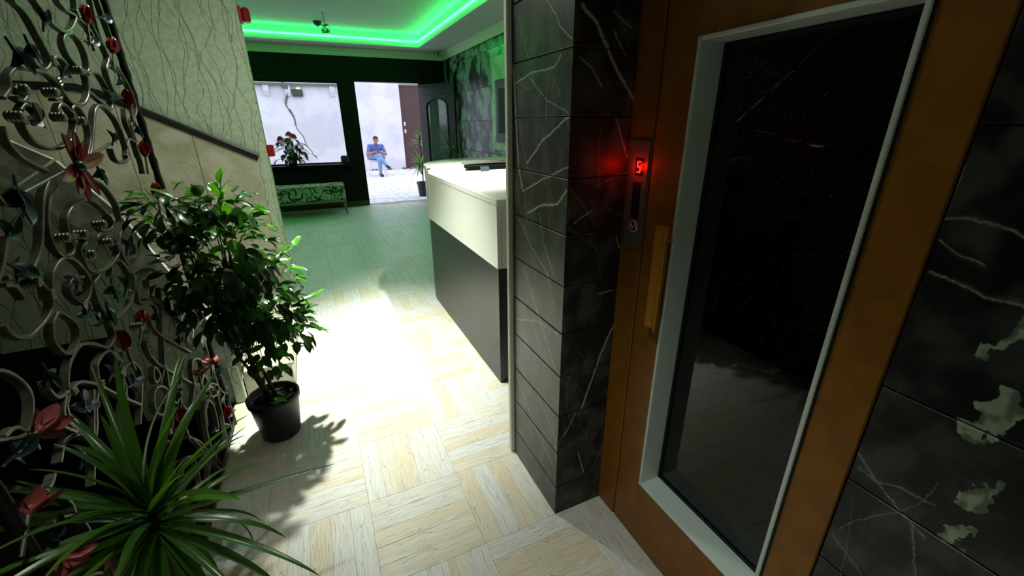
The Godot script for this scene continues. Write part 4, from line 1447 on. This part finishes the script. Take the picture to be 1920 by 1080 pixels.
func ficus() -> void:
	var o := P(-0.39, 0, 2.27)
	var t := thing("ficus", o, "bushy glossy leaved ficus leaning in a dark grey nursery pot at the stair foot", "potted plant")
	part("pot", pot_mesh(0.096, 0.124, 0.25), M.pot, t)
	part("soil", soil_mesh(0.112, 0.215), M.soil, t)
	rng.seed = 36
	# trunks and branches
	var trunk := MB.new()
	var tops := []
	for k in 4:
		var a := Vector3(rf(-0.025, 0.025), 0.2, rf(-0.025, 0.025))
		var b := a + Vector3(-0.03 + rf(-0.02, 0.02), 0.2, rf(0, 0.03))
		var c := b + Vector3(-0.05 + 0.03 * k - 0.03, 0.22, 0.03 + rf(-0.03, 0.05))
		var line := spline([a, b, c], 4)
		trunk.tube(line, [0.012, 0.011, 0.010, 0.010, 0.009, 0.008, 0.008, 0.007, 0.006], 8)
		tops.append([b, c])
	part("trunk", trunk, M.bark, t)
	# crown: several swelling masses
	var mass := [[Vector3(-0.02, 1.08, 0.12), Vector3(0.21, 0.23, 0.21), 270], [Vector3(-0.16, 1.28, 0.18), Vector3(0.13, 0.12, 0.13), 75], [Vector3(0.02, 1.28, 0.14), Vector3(0.14, 0.08, 0.13), 50], [Vector3(-0.15, 1.02, 0.2), Vector3(0.12, 0.16, 0.12), 70], [Vector3(0.07, 0.82, 0.06), Vector3(0.19, 0.20, 0.19), 220], [Vector3(0.13, 0.64, 0.0), Vector3(0.15, 0.14, 0.15), 105], [Vector3(0.03, 0.50, 0.02), Vector3(0.13, 0.12, 0.11), 45], [Vector3(-0.09, 0.84, 0.14), Vector3(0.15, 0.18, 0.14), 130]]
	var shapes := []
	for k in 5:
		shapes.append(leaf_mesh(rf(0.066, 0.084), rf(0.036, 0.044), rf(0.1, 0.45), rf(0.05, 0.3)))
	var twigs := MB.new()
	var spots := []
	for q in mass:
		var c: Vector3 = q[0]
		var r: Vector3 = q[1]
		for k in 9:
			var d := Vector3(rf(-1, 1), rf(-0.5, 1), rf(-1, 1)).normalized()
			var s: Vector3 = tops[k % 4][1]
			twigs.tube(spline([s.lerp(tops[k % 4][0], rf(0, 0.5)), s.lerp(c, 0.6) + Vector3(0, 0.05, 0), c + d * r * 0.9], 4), [0.005, 0.004, 0.004, 0.003, 0.003, 0.002, 0.002, 0.0015, 0.0012], 5)
		for k in int(q[2]):
			var d := Vector3(rf(-1, 1), rf(-1, 1), rf(-1, 1)).normalized()
			var p := c + d * r * pow(rng.randf(), 0.3)
			var out := (d + Vector3(rf(-0.5, 0.5), -0.55 + rf(-0.4, 0.4), rf(-0.5, 0.5))).normalized()
			var up := (Vector3.UP + d * 0.7 + Vector3(rf(-0.3, 0.3), 0, rf(-0.3, 0.3))).normalized()
			var X := Transform3D(facing(out, up), p).scaled_local(Vector3.ONE * rf(0.75, 1.12))
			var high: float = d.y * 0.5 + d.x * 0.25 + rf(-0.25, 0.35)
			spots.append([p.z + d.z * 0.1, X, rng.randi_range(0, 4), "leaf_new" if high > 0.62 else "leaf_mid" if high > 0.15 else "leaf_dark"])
	# a few long shoots
	for q in [[Vector3(-0.02, 1.22, 0.15), Vector3(-0.16, 1.36, 0.2)], [Vector3(0.0, 1.25, 0.1), Vector3(0.03, 1.40, 0.1)], [Vector3(0.15, 1.0, 0.1), Vector3(0.25, 1.07, 0.08)], [Vector3(0.18, 0.75, 0.05), Vector3(0.29, 0.78, 0.03)], [Vector3(0.2, 0.62, 0.0), Vector3(0.30, 0.56, -0.02)], [Vector3(-0.2, 1.2, 0.18), Vector3(-0.26, 1.32, 0.22)]]:
		twigs.tube([q[0], q[0].lerp(q[1], 0.5) + Vector3(0, 0.01, 0), q[1]], [0.003, 0.002, 0.001], 5)
		for k in 6:
			var p: Vector3 = q[0].lerp(q[1], k / 5.0)
			var d: Vector3 = (q[1] - q[0]).normalized() + Vector3(rf(-0.7, 0.7), rf(-0.3, 0.5), rf(-0.7, 0.7))
			spots.append([1.0, Transform3D(facing(d, Vector3.UP), p).scaled_local(Vector3.ONE * rf(0.7, 1.0)), k % 5, "leaf_new" if k > 1 else "leaf_mid"])
	part("twigs", twigs, M.twig, t)
	spots.sort_custom(func(a, b): return a[0] > b[0])
	var rest := {}
	for i in spots.size():
		var s = spots[i]
		if i < 300:
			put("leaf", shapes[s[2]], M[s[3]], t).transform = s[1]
		else:
			var key := "%s %d" % [s[3], s[2]]
			if not rest.has(key): rest[key] = []
			rest[key].append(s)
	# leaves on the shaded far side, too many to pick apart
	var am := ArrayMesh.new()
	for key in rest:
		var stt := SurfaceTool.new()
		for s in rest[key]:
			stt.append_from(shapes[s[2]], 0, s[1])
		stt.commit(am)
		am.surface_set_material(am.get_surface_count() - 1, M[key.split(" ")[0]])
	var inner := MeshInstance3D.new()
	inner.name = "inner_leaves"
	inner.mesh = am
	inner.set_meta("kind", "stuff")
	t.add_child(inner, true)
	# fallen leaves in the pot
	for k in 5:
		var a := rf(0, TAU)
		put("dry_leaf", shapes[k], M.leaf_dark if k else M.leaf_new, t).transform = Transform3D(facing(Vector3(cos(a), 0.15, sin(a)), Vector3.UP), Vector3(0.03 + rf(-0.03, 0.05), 0.232, rf(0, 0.07)))


func blade_mesh(len: float, wid: float, rise: float, sag: float) -> ArrayMesh:
	# a strap leaf that starts upward by the angle rise and bends over by sag
	var m := MB.new()
	var rows := []
	var p := Vector3.ZERO
	var an := rise
	for i in 15:
		var t := i / 14.0
		var w := wid * 0.5 * minf(0.5 + t * 1.6, 1.0) * pow(1.0 - t, 0.6)
		var up := Vector3(0, cos(an), -sin(an))
		var a := []
		for j in 5:
			var s := (j - 2) / 2.0
			a.append(p + Vector3(s * w, 0, 0) + up * (absf(s) * w * 0.45))
		rows.append(a)
		p += Vector3(0, sin(an), cos(an)) * len / 14.0
		an -= sag / 14.0 * (0.3 + 1.4 * t)
	m.sheet(rows)
	return m.mesh()


func rosette(t: Node3D, c: Vector3, n: int, len: float, wid: float, seed_: int, low := -0.5, mats := ["blade", "blade_pale"]) -> void:
	rng.seed = seed_
	for k in n:
		var f := float(k) / n                      # outer leaves first
		var rise := lerpf(low, 1.45, pow(f, 0.8)) + rf(-0.15, 0.15)
		var a := k * 2.399 + rf(-0.9, 0.9)
		var m := blade_mesh(len * rf(0.55, 1.12) * lerpf(1.0, 0.85, f), wid * rf(0.75, 1.15), rise + rf(-0.25, 0.25), rf(0.1, 1.7) * lerpf(1.0, 0.5, f))
		put("leaf", m, M[mats[0] if rng.randf() < 0.7 else mats[1]], t).transform = Transform3D(Basis(Vector3.UP, a), c + Vector3(0, lerpf(-0.05, 0.03, f), 0))


func dracaena() -> void:
	var t := thing("dracaena", P(-0.495, 0, 1.06), "spiky strap leaved dracaena at the foot of the iron screen, nearest plant", "potted plant")
	part("pot", pot_mesh(0.085, 0.115, 0.24), M.pot, t)
	part("soil", soil_mesh(0.105, 0.21), M.soil, t)
	var m := MB.new()
	m.tube(spline([Vector3(0, 0.19, 0), Vector3(-0.012, 0.42, 0.0), Vector3(0, 0.70, 0)], 5), [0.016, 0.015, 0.014], 10)
	part("stem", m, M.bark, t)
	rosette(t, Vector3(0, 0.70, 0), 74, 0.45, 0.033, 26, -1.15)


func lobby_plants() -> void:
	# cane with two heads outside the doorway
	var t := thing("doorway_dracaena", P(2.33, 0, 10.15), "slender two headed dracaena in a grey blue pot outside the doorway", "potted plant")
	part("pot", pot_mesh(0.11, 0.145, 0.33), M.pot_blue, t)
	part("soil", soil_mesh(0.13, 0.29), M.soil, t)
	var m := MB.new()
	m.tube(spline([Vector3(0, 0.27, 0), Vector3(0.02, 0.7, 0), Vector3(0.0, 1.24, 0)], 5), [0.018, 0.014], 8)
	m.tube(spline([Vector3(0.01, 0.5, 0.0), Vector3(-0.05, 0.58, 0.0), Vector3(-0.05, 0.72, 0)], 4), [0.014, 0.012], 8)
	part("cane", m, M.bark, t)
	rosette(t, Vector3(0, 1.24, 0), 26, 0.36, 0.05, 51, -0.3, ["blade_pale", "leaf_new"])
	rosette(t, Vector3(-0.05, 0.72, 0), 26, 0.38, 0.05, 52, -0.9, ["blade_pale", "leaf_new"])
	# dark one inside, by the marble wall
	t = thing("wall_dracaena", P(2.38, 0, 7.9), "dark spiky dracaena in front of the marble wall behind the desk", "potted plant")
	part("pot", pot_mesh(0.13, 0.17, 0.36), M.pot, t)
	part("soil", soil_mesh(0.15, 0.31), M.soil, t)
	m = MB.new()
	m.tube(spline([Vector3(0, 0.3, 0), Vector3(0.02, 0.7, 0), Vector3(0.0, 1.1, 0)], 5), [0.022, 0.018], 8)
	part("cane", m, M.bark, t)
	rosette(t, Vector3(0, 1.12, 0), 46, 0.52, 0.032, 53, -0.6)
	# anthurium on the window ledge
	t = thing("anthurium", P(-0.33, 0.875, FRONT - 0.105), "red flowered anthurium on the dark window ledge", "potted plant")
	part("pot", pot_mesh(0.055, 0.07, 0.13), M.pot, t)
	part("soil", soil_mesh(0.062, 0.11), M.soil, t)
	rng.seed = 58
	t.scale = Vector3.ONE * 1.3
	var shape := leaf_mesh(0.14, 0.10, 0.3, 0.35)
	for k in 40:
		var a := rf(0, TAU)
		var h := rf(0.02, 0.36)
		var r := rf(0.03, 0.15) * (1.0 - h * 0.9) + (0.12 if k < 5 else 0.0)
		var p := Vector3(cos(a) * r * 1.15, h + 0.06, minf(sin(a) * r * 0.8, 0.14))
		p.z = maxf(p.z, -0.03)
		m = MB.new()
		m.tube(spline([Vector3(0, 0.1, 0), Vector3(p.x * 0.4, h * 0.6 + 0.08, p.z * 0.4), p], 3), [0.004, 0.003], 5)
		part("stalk", m, M.twig, t)
		put("leaf", shape, M.leaf_dark, t).transform = Transform3D(facing(Vector3(cos(a), rf(-0.9, 0.1), maxf(sin(a), -0.1)), Vector3.UP), p)
	var sp := leaf_mesh(0.11, 0.10, 0.35, 0.1)
	for q in [Vector3(0.02, 0.44, 0.04), Vector3(-0.10, 0.38, 0.06), Vector3(0.07, 0.41, 0.03)]:
		m = MB.new()
		m.tube(spline([Vector3(0, 0.1, 0), q * Vector3(0.5, 0.6, 0.5), q], 3), [0.004, 0.003], 5)
		part("flower_stalk", m, M.twig, t)
		put("flower", sp, M.spathe, t).transform = Transform3D(facing(Vector3(0.9 if q.x > 0 else -0.9, -0.15, 0.35), Vector3(0, 0.7, 0.7)), q - Vector3(0.05 if q.x > 0 else -0.05, 0, 0.0))
		m = MB.new()
		m.tube([q + Vector3(0, 0.005, 0.0), q + Vector3(0.01, 0.05, 0.03)], [0.006, 0.003], 6)
		part("spike", m, M.bronze_handle, t)


func bench() -> void:
	var t := thing("bench", P(-0.3, 0, 8.85), "long upholstered bench with a leafy print on steel legs under the window", "bench")
	var at := -t.position
	var m := bx(P(-1.1, 0.275, 8.6), P(0.49, 0.555, 9.15), 0.03)
	part("cushion", m, M.fabric, t).position = at
	m = MB.new()
	for y in [0.279, 0.551]:
		m.tube([P(-1.07, y, 8.604), P(0.465, y, 8.604), P(0.486, y, 8.63), P(0.486, y, 9.12)], [0.007], 6)
	part("piping", m, M.fabric, t).position = at
	part("frame", bx(P(-1.1, 0.245, 8.6), P(0.49, 0.275, 9.15), 0.003), M.metal, t).position = at
	for x in [-1.09, 0.455]:
		for z in [8.605, 9.115]:
			part("leg", bx(P(x, 0, z), P(x + 0.03, 0.245, z + 0.03), 0.003), M.metal, t).position = at


func small_things() -> void:
	# fire alarm sounder and call point on the end of the stair wall
	var t := thing("alarm_sounder", P(-0.33, 2.40, 4.33), "red domed alarm sounder high on the end of the papered wall", "alarm")
	var m := MB.new()
	var X := Transform3D(Basis(Vector3(0, 1, 0), Vector3(1, 0, 0), Vector3(0, 0, -1)), Vector3.ZERO)
	m.box(Vector3(0, -0.055, -0.05), Vector3(0.022, 0.055, 0.05), 0.01)
	part("base", m, M.red, t)
	m = MB.new()
	m.box(Vector3(0.022, -0.05, -0.045), Vector3(0.075, 0.05, 0.045), 0.018)
	part("lens", m, M.red_lens, t)
	for k in 3:
		part("grille_slot", bx(Vector3(0.074, -0.03 + k * 0.018, -0.025), Vector3(0.077, -0.022 + k * 0.018, 0.025), 0.001), M.red, t)
	t = thing("call_point", P(-0.33, 1.40, 4.32), "square red break glass call point on the wall end at the stair foot", "call point")
	part("box", bx(Vector3(0, -0.047, -0.045), Vector3(0.052, 0.047, 0.045), 0.006), M.red, t)
	part("face", bx(Vector3(0.052, -0.03, -0.03), Vector3(0.056, 0.03, 0.03), 0.002), M.white_plastic, t)
	# wires and a blue cap hanging from the lobby ceiling
	t = thing("hanging_wires", P(0.48, LOBBY, 7.58), "loose electric wires hanging from the lobby ceiling, tangled at the end", "wires")
	rng.seed = 5
	m = MB.new()
	m.lathe([Vector2(0, 0), Vector2(0.03, 0), Vector2(0.028, -0.012), Vector2(0, -0.016)], 16)
	part("ceiling_rose", m, M.white_plastic, t)
	m = MB.new()
	m.tube(spline([Vector3(0, 0, 0), Vector3(0.01, -0.09, 0), Vector3(0.012, -0.2, 0)], 5), [0.006], 6)
	part("cable", m, M.wire, t)
	for k in 5:
		var pts := [Vector3(0.012, -0.2, 0)]
		for s in 6:
			pts.append(Vector3(0.012 + rf(-0.07, 0.07), -0.21 - s * 0.018 + rf(-0.02, 0.03), rf(-0.05, 0.05)))
		m = MB.new()
		m.tube(spline(pts, 5), [0.004], 5)
		part("wire", m, M.wire if k % 2 else M.red, t)
	t = thing("blue_bowl", P(0.44, LOBBY, 8.4), "blue bowl shaped cap on the lobby ceiling behind the hanging wires", "ceiling fitting")
	m = MB.new()
	m.lathe([Vector2(0, -0.062), Vector2(0.03, -0.058), Vector2(0.055, -0.042), Vector2(0.072, -0.015), Vector2(0.078, 0.0), Vector2(0, 0.0)], 28)
	part("bowl", m, M.blue_cap, t)
	m = MB.new()
	m.tube([Vector3(0, -0.06, 0), Vector3(0, -0.075, 0)], [0.012], 10)
	part("knob", m, M.blue_cap, t)
	# small camera in the corner
	t = thing("corner_camera", P(2.62, SOFFIT, 9.25), "small dark security camera in the ceiling corner above the door", "camera")
	m = MB.new()
	m.lathe([Vector2(0, 0), Vector2(0.03, 0), Vector2(0.03, -0.01), Vector2(0, -0.012)], 16)
	part("mount", m, M.white_plastic, t)
	m = MB.new()
	m.tube([Vector3(0, -0.01, 0), Vector3(0, -0.04, 0.02)], [0.008], 8)
	part("arm", m, M.white_plastic, t)
	m = MB.new()
	m.tube([Vector3(-0.01, -0.05, -0.03), Vector3(0.0, -0.05, 0.05)], [0.024], 14)
	part("camera_body", m, M.plaster, t)
	m = MB.new()
	m.tube([Vector3(0.0, -0.05, 0.05), Vector3(0.001, -0.05, 0.056)], [0.018], 14)
	part("lens", m, M.black, t)
	# grey object at the right end of the window ledge
	t = thing("speaker", P(0.62, 0.875, FRONT - 0.07), "small dark rounded speaker at the right end of the window ledge", "speaker")
	part("body", bx(Vector3(-0.075, 0, -0.05), Vector3(0.075, 0.155, 0.05), 0.03), M.bezel, t)
	m = MB.new()
	m.lathe([Vector2(0, 0.004), Vector2(0.02, 0.006), Vector2(0.042, 0.003), Vector2(0.046, 0)], 24, Transform3D(Basis(Vector3.RIGHT, PI / 2), Vector3(0, 0.08, 0.05)))
	part("grille", m, M.black, t)


# ---------------------------------------------------------------- the seated man
# bones [a, b, radius a, radius b] joined smoothly on a grid, meshed as surface nets
func flesh(bones: Array, cell: float, k: float) -> MB:
	var lo := Vector3.ONE * 1e9
	var hi := -lo
	for b in bones:
		var r := maxf(b[2], b[3]) + cell * 4.0
		for e in [b[0], b[1]]:
			lo = lo.min(e - Vector3.ONE * r)
			hi = hi.max(e + Vector3.ONE * r)
	var n := Vector3i(((hi - lo) / cell).ceil()) + Vector3i.ONE
	var f := PackedFloat32Array()
	f.resize(n.x * n.y * n.z)
	f.fill(1.0)
	for b in bones:
		var a: Vector3 = b[0]
		var d: Vector3 = b[1] - a
		var l2 := maxf(d.length_squared(), 1e-9)
		var r := maxf(b[2], b[3]) + k + cell * 2.0
		var p0 := Vector3i(((a.min(b[1]) - Vector3.ONE * r - lo) / cell).floor()).clampi(0, 100000)
		var p1 := Vector3i(((a.max(b[1]) + Vector3.ONE * r - lo) / cell).ceil())
		p1 = p1.min(n - Vector3i.ONE)
		for z in range(p0.z, p1.z + 1):
			for y in range(p0.y, p1.y + 1):
				for x in range(p0.x, p1.x + 1):
					var p := lo + Vector3(x, y, z) * cell
					var t := clampf((p - a).dot(d) / l2, 0.0, 1.0)
					var s := p.distance_to(a + d * t) - lerpf(b[2], b[3], t)
					var i := (z * n.y + y) * n.x + x
					var o := f[i]
					var h := maxf(k - absf(o - s), 0.0) / k
					f[i] = minf(o, s) - h * h * k * 0.25
	var m := MB.new()
	var at := {}
	var cx := [1, 0, 0, 1, 1, 0, 1]
	for z in n.z - 1:
		for y in n.y - 1:
			for x in n.x - 1:
				var i := (z * n.y + y) * n.x + x
				var c := [f[i], f[i + 1], f[i + n.x], f[i + n.x + 1], f[i + n.x * n.y], f[i + n.x * n.y + 1], f[i + n.x * n.y + n.x], f[i + n.x * n.y + n.x + 1]]
				var neg := 0
				for q in c: if q < 0.0: neg += 1
				if neg == 0 or neg == 8: continue
				var sum := Vector3.ZERO
				var cnt := 0
				for e in [[0, 1], [2, 3], [4, 5], [6, 7], [0, 2], [1, 3], [4, 6], [5, 7], [0, 4], [1, 5], [2, 6], [3, 7]]:
					var u: float = c[e[0]]
					var w: float = c[e[1]]
					if (u < 0.0) == (w < 0.0): continue
					var t := u / (u - w)
					var pa := Vector3(e[0] & 1, (e[0] >> 1) & 1, e[0] >> 2)
					var pb := Vector3(e[1] & 1, (e[1] >> 1) & 1, e[1] >> 2)
					sum += pa.lerp(pb, t)
					cnt += 1
				var g := Vector3(c[1] - c[0] + c[3] - c[2] + c[5] - c[4] + c[7] - c[6], c[2] - c[0] + c[3] - c[1] + c[6] - c[4] + c[7] - c[5], c[4] - c[0] + c[5] - c[1] + c[6] - c[2] + c[7] - c[3])
				at[i] = m.vert(lo + (Vector3(x, y, z) + sum / cnt) * cell, g.normalized())
	var sx := 1
	var sy := n.x
	var sz := n.x * n.y
	for i in at:
		for q in [[sx, sy, sz], [sy, sz, sx], [sz, sx, sy]]:
			var j: int = i + q[0]
			if j >= f.size() or (f[i] < 0.0) == (f[j] < 0.0): continue
			var b: int = i - q[1]
			var c: int = i - q[2]
			var d: int = i - q[1] - q[2]
			if at.has(b) and at.has(c) and at.has(d):
				m.face(at[i], at[b], at[d])
				m.face(at[i], at[d], at[c])
	return m


func man() -> void:
	# white tub chair on splayed legs
	var c := thing("outdoor_chair", P(1.99, 0, 15.22), "white plastic tub chair on thin splayed legs under the seated man", "chair")
	var rows := []
	for i in 9:
		var a := []
		for j in 17:
			var an := TAU * j / 16.0
			var r := 0.27 * minf(1.0, (i + 0.001) / 4.0)
			var back := clampf((-sin(an) + 0.45) / 1.2, 0.0, 1.0)    # the rim rises at the back
			var h := 0.44 + 0.02 * pow(minf(i, 4) / 4.0, 3)
			if i > 4: h += (i - 4) / 4.0 * (0.05 + 0.22 * back)
			var spread := 1.0 + (0.12 * (i - 4) / 4.0 if i > 4 else 0.0)
			a.append(Vector3(cos(an) * r * spread, h, sin(an) * r * 0.92 * spread))
		rows.append(a)
	var m := MB.new()
	m.sheet(rows)
	part("shell", m, M.white_plastic, c)
	for s in [[-1, 1], [1, 1], [1, -1], [-1, -1]]:
		m = MB.new()
		m.tube([Vector3(s[0] * 0.17, 0.45, s[1] * 0.15), Vector3(s[0] * 0.27, 0.0, s[1] * 0.25)], [0.013], 8)
		part("leg", m, M.white_plastic, c)
	var t := thing("person", P(2.0, 0, 15.15), "seated person in a blue shirt and jeans, legs crossed, looking down at a phone", "person")
	var at := -t.position
	var hipL := P(1.91, 0.56, 15.24)
	var hipR := P(2.10, 0.55, 15.24)
	var kneeL := P(2.03, 0.665, 14.84)
	var ankL := P(2.22, 0.36, 14.74)
	var kneeR := P(2.03, 0.53, 14.80)
	var ankR := P(2.03, 0.10, 14.86)
	var shL := P(1.81, 0.945, 15.2)
	var shR := P(2.21, 0.935, 15.2)
	var elL := P(1.71, 0.70, 15.06)
	var elR := P(2.29, 0.69, 15.06)
	var wrL := P(1.93, 0.775, 14.90)
	var wrR := P(2.09, 0.77, 14.90)
	var head := P(2.02, 1.125, 15.07)
	var body := [
		[hipL, hipR, 0.085, 0.085], [P(1.97, 0.57, 15.26), P(2.0, 0.72, 15.28), 0.11, 0.11], [P(2.04, 0.57, 15.26), P(2.01, 0.72, 15.28), 0.11, 0.11],
		[P(1.95, 0.74, 15.28), P(1.93, 0.87, 15.23), 0.10, 0.105], [P(2.06, 0.74, 15.28), P(2.09, 0.87, 15.23), 0.10, 0.105], [shL, shR, 0.048, 0.048],
		[P(2.01, 0.93, 15.2), P(2.02, 1.05, 15.12), 0.06, 0.05],
		[hipL, kneeL, 0.095, 0.068], [kneeL, ankL, 0.062, 0.042], [hipR, kneeR, 0.095, 0.066], [kneeR, ankR, 0.062, 0.042],
		[ankL, P(2.275, 0.30, 14.62), 0.036, 0.032], [ankR, P(2.05, 0.035, 14.68), 0.036, 0.03], [ankR, P(2.025, 0.045, 14.88), 0.034, 0.036],
		[shL, elL, 0.047, 0.042], [elL, wrL, 0.042, 0.03], [shR, elR, 0.047, 0.042], [elR, wrR, 0.042, 0.03]]
	m = flesh(body, 0.014, 0.035)
	# head on a finer grid: skull, jaw, nose, ears, brow
	var down := Vector3(0, -0.5, 0.87).normalized()      # the way the face looks
	var side := Vector3(1, 0, 0)
	var crown := side.cross(down).normalized() * -1.0
	if crown.y < 0.0: crown = -crown
	var hd := func(x: float, y: float, z: float) -> Vector3: return head + side * x + crown * y + down * z
	var hm := flesh([
		[hd.call(0, 0.03, -0.015), hd.call(0, 0.035, 0.02), 0.078, 0.072], [hd.call(0, -0.02, 0.03), hd.call(0, -0.075, 0.05), 0.055, 0.034], [hd.call(0, -0.03, -0.02), P(2.02, 1.03, 15.13), 0.05, 0.05],
		[hd.call(0, 0.01, 0.09), hd.call(0, -0.025, 0.105), 0.009, 0.013], [hd.call(-0.078, 0.0, 0.0), hd.call(-0.08, -0.03, 0.005), 0.012, 0.009], [hd.call(0.078, 0.0, 0.0), hd.call(0.08, -0.03, 0.005), 0.012, 0.009],
		[hd.call(-0.035, 0.03, 0.078), hd.call(0.035, 0.03, 0.078), 0.012, 0.012], [hd.call(-0.018, -0.055, 0.08), hd.call(0.018, -0.055, 0.08), 0.007, 0.007], [hd.call(0, -0.08, 0.07), hd.call(0, -0.085, 0.072), 0.016, 0.016]], 0.005, 0.014)
	var add := func(to: MB, more: MB):
		var k := to.v.size()
		to.v.append_array(more.v); to.n.append_array(more.n); to.uv.append_array(more.uv)
		for q in more.ix: to.ix.append(q + k)
	add.call(m, hm)
	for s in [-1.0, 1.0]:
		var wr: Vector3 = wrL if s < 0 else wrR
		var grip := P(2.01 + s * 0.045, 0.795, 14.83)
		var hand := [[wr, grip + Vector3(s * 0.02, -0.02, -0.02), 0.026, 0.032], [grip + Vector3(s * 0.03, -0.01, -0.01), grip + Vector3(-s * 0.01, 0.028, 0.0), 0.013, 0.009]]
		for q in 4:
			var b := grip + Vector3(s * (0.025 - q * 0.004), -0.035 + q * 0.02, -0.012)
			hand.append([b, b + Vector3(-s * 0.03, 0.0, 0.034), 0.010, 0.009])
			hand.append([b + Vector3(-s * 0.03, 0.0, 0.034), b + Vector3(-s * (0.055 - 0.006 * absf(q - 1.5)), 0.006, 0.022), 0.009, 0.0075])
		add.call(m, flesh(hand, 0.005, 0.008))
	var bd := part("body", m, M.skin, t)
	bd.position = at
	# clothes follow the body a little outside it
	var g := func(i: int, r: float) -> Array: return [body[i][0], body[i][1], body[i][2] + r, body[i][3] + r]
	var slL := [shL, shL.lerp(elL, 0.72), 0.056, 0.058]
	var slR := [shR, shR.lerp(elR, 0.72), 0.056, 0.058]
	m = flesh([g.call(1, 0.014), g.call(2, 0.014), g.call(3, 0.014), g.call(4, 0.014), g.call(5, 0.014), slL, slR], 0.014, 0.035)
	part("shirt", m, M.shirt, bd)
	m = MB.new()
	var ring := []
	for k in 13:
		var an := TAU * k / 12.0
		ring.append(P(2.015 + cos(an) * 0.062, 0.995 + sin(an) * 0.02, 15.155 + sin(an) * 0.06))
	m.tube(ring, [0.012], 8, false)
	part("collar", m, M.shirt, bd)
	m = flesh([g.call(0, 0.012), g.call(7, 0.008), [kneeL, ankL, 0.074, 0.056], g.call(9, 0.014), [kneeR, ankR.lerp(kneeR, 0.04), 0.074, 0.056]], 0.014, 0.03)
	part("jeans", m, M.jeans, bd)
	for q in [[ankL + Vector3(0, -0.02, 0), P(2.28, 0.295, 14.61)], [ankR + Vector3(0, -0.045, -0.02), P(2.05, 0.045, 14.66)]]:
		m = flesh([[q[0], q[1], 0.046, 0.042], [q[0].lerp(q[1], 0.5), q[1], 0.046, 0.044]], 0.01, 0.02)
		part("shoe", m, M.shoe, bd)
	m = flesh([[hd.call(0, 0.05, -0.03), hd.call(0, 0.068, 0.0), 0.081, 0.068], [hd.call(-0.03, 0.098, 0.036), hd.call(0.03, 0.098, 0.036), 0.022, 0.022], [hd.call(-0.066, 0.03, 0.0), hd.call(-0.066, 0.05, 0.02), 0.02, 0.018], [hd.call(0.066, 0.03, 0.0), hd.call(0.066, 0.05, 0.02), 0.02, 0.018], [hd.call(-0.03, -0.01, -0.06), hd.call(0.03, -0.01, -0.06), 0.035, 0.035]], 0.006, 0.015)
	part("hair", m, M.hair, bd)
	var ph := thing("phone", P(2.01, 0.81, 14.815), "dark phone held in both hands by the seated person", "phone")
	var tilt := Transform3D(Basis(Vector3.RIGHT, -0.5), Vector3.ZERO)
	part("casing", bx(Vector3(-0.036, -0.006, -0.03), Vector3(0.036, 0.003, 0.03), 0.003, tilt), M.bezel, ph)
	part("screen", bx(Vector3(-0.033, 0.003, -0.027), Vector3(0.033, 0.0045, 0.027), 0.0005, tilt), M.black, ph)
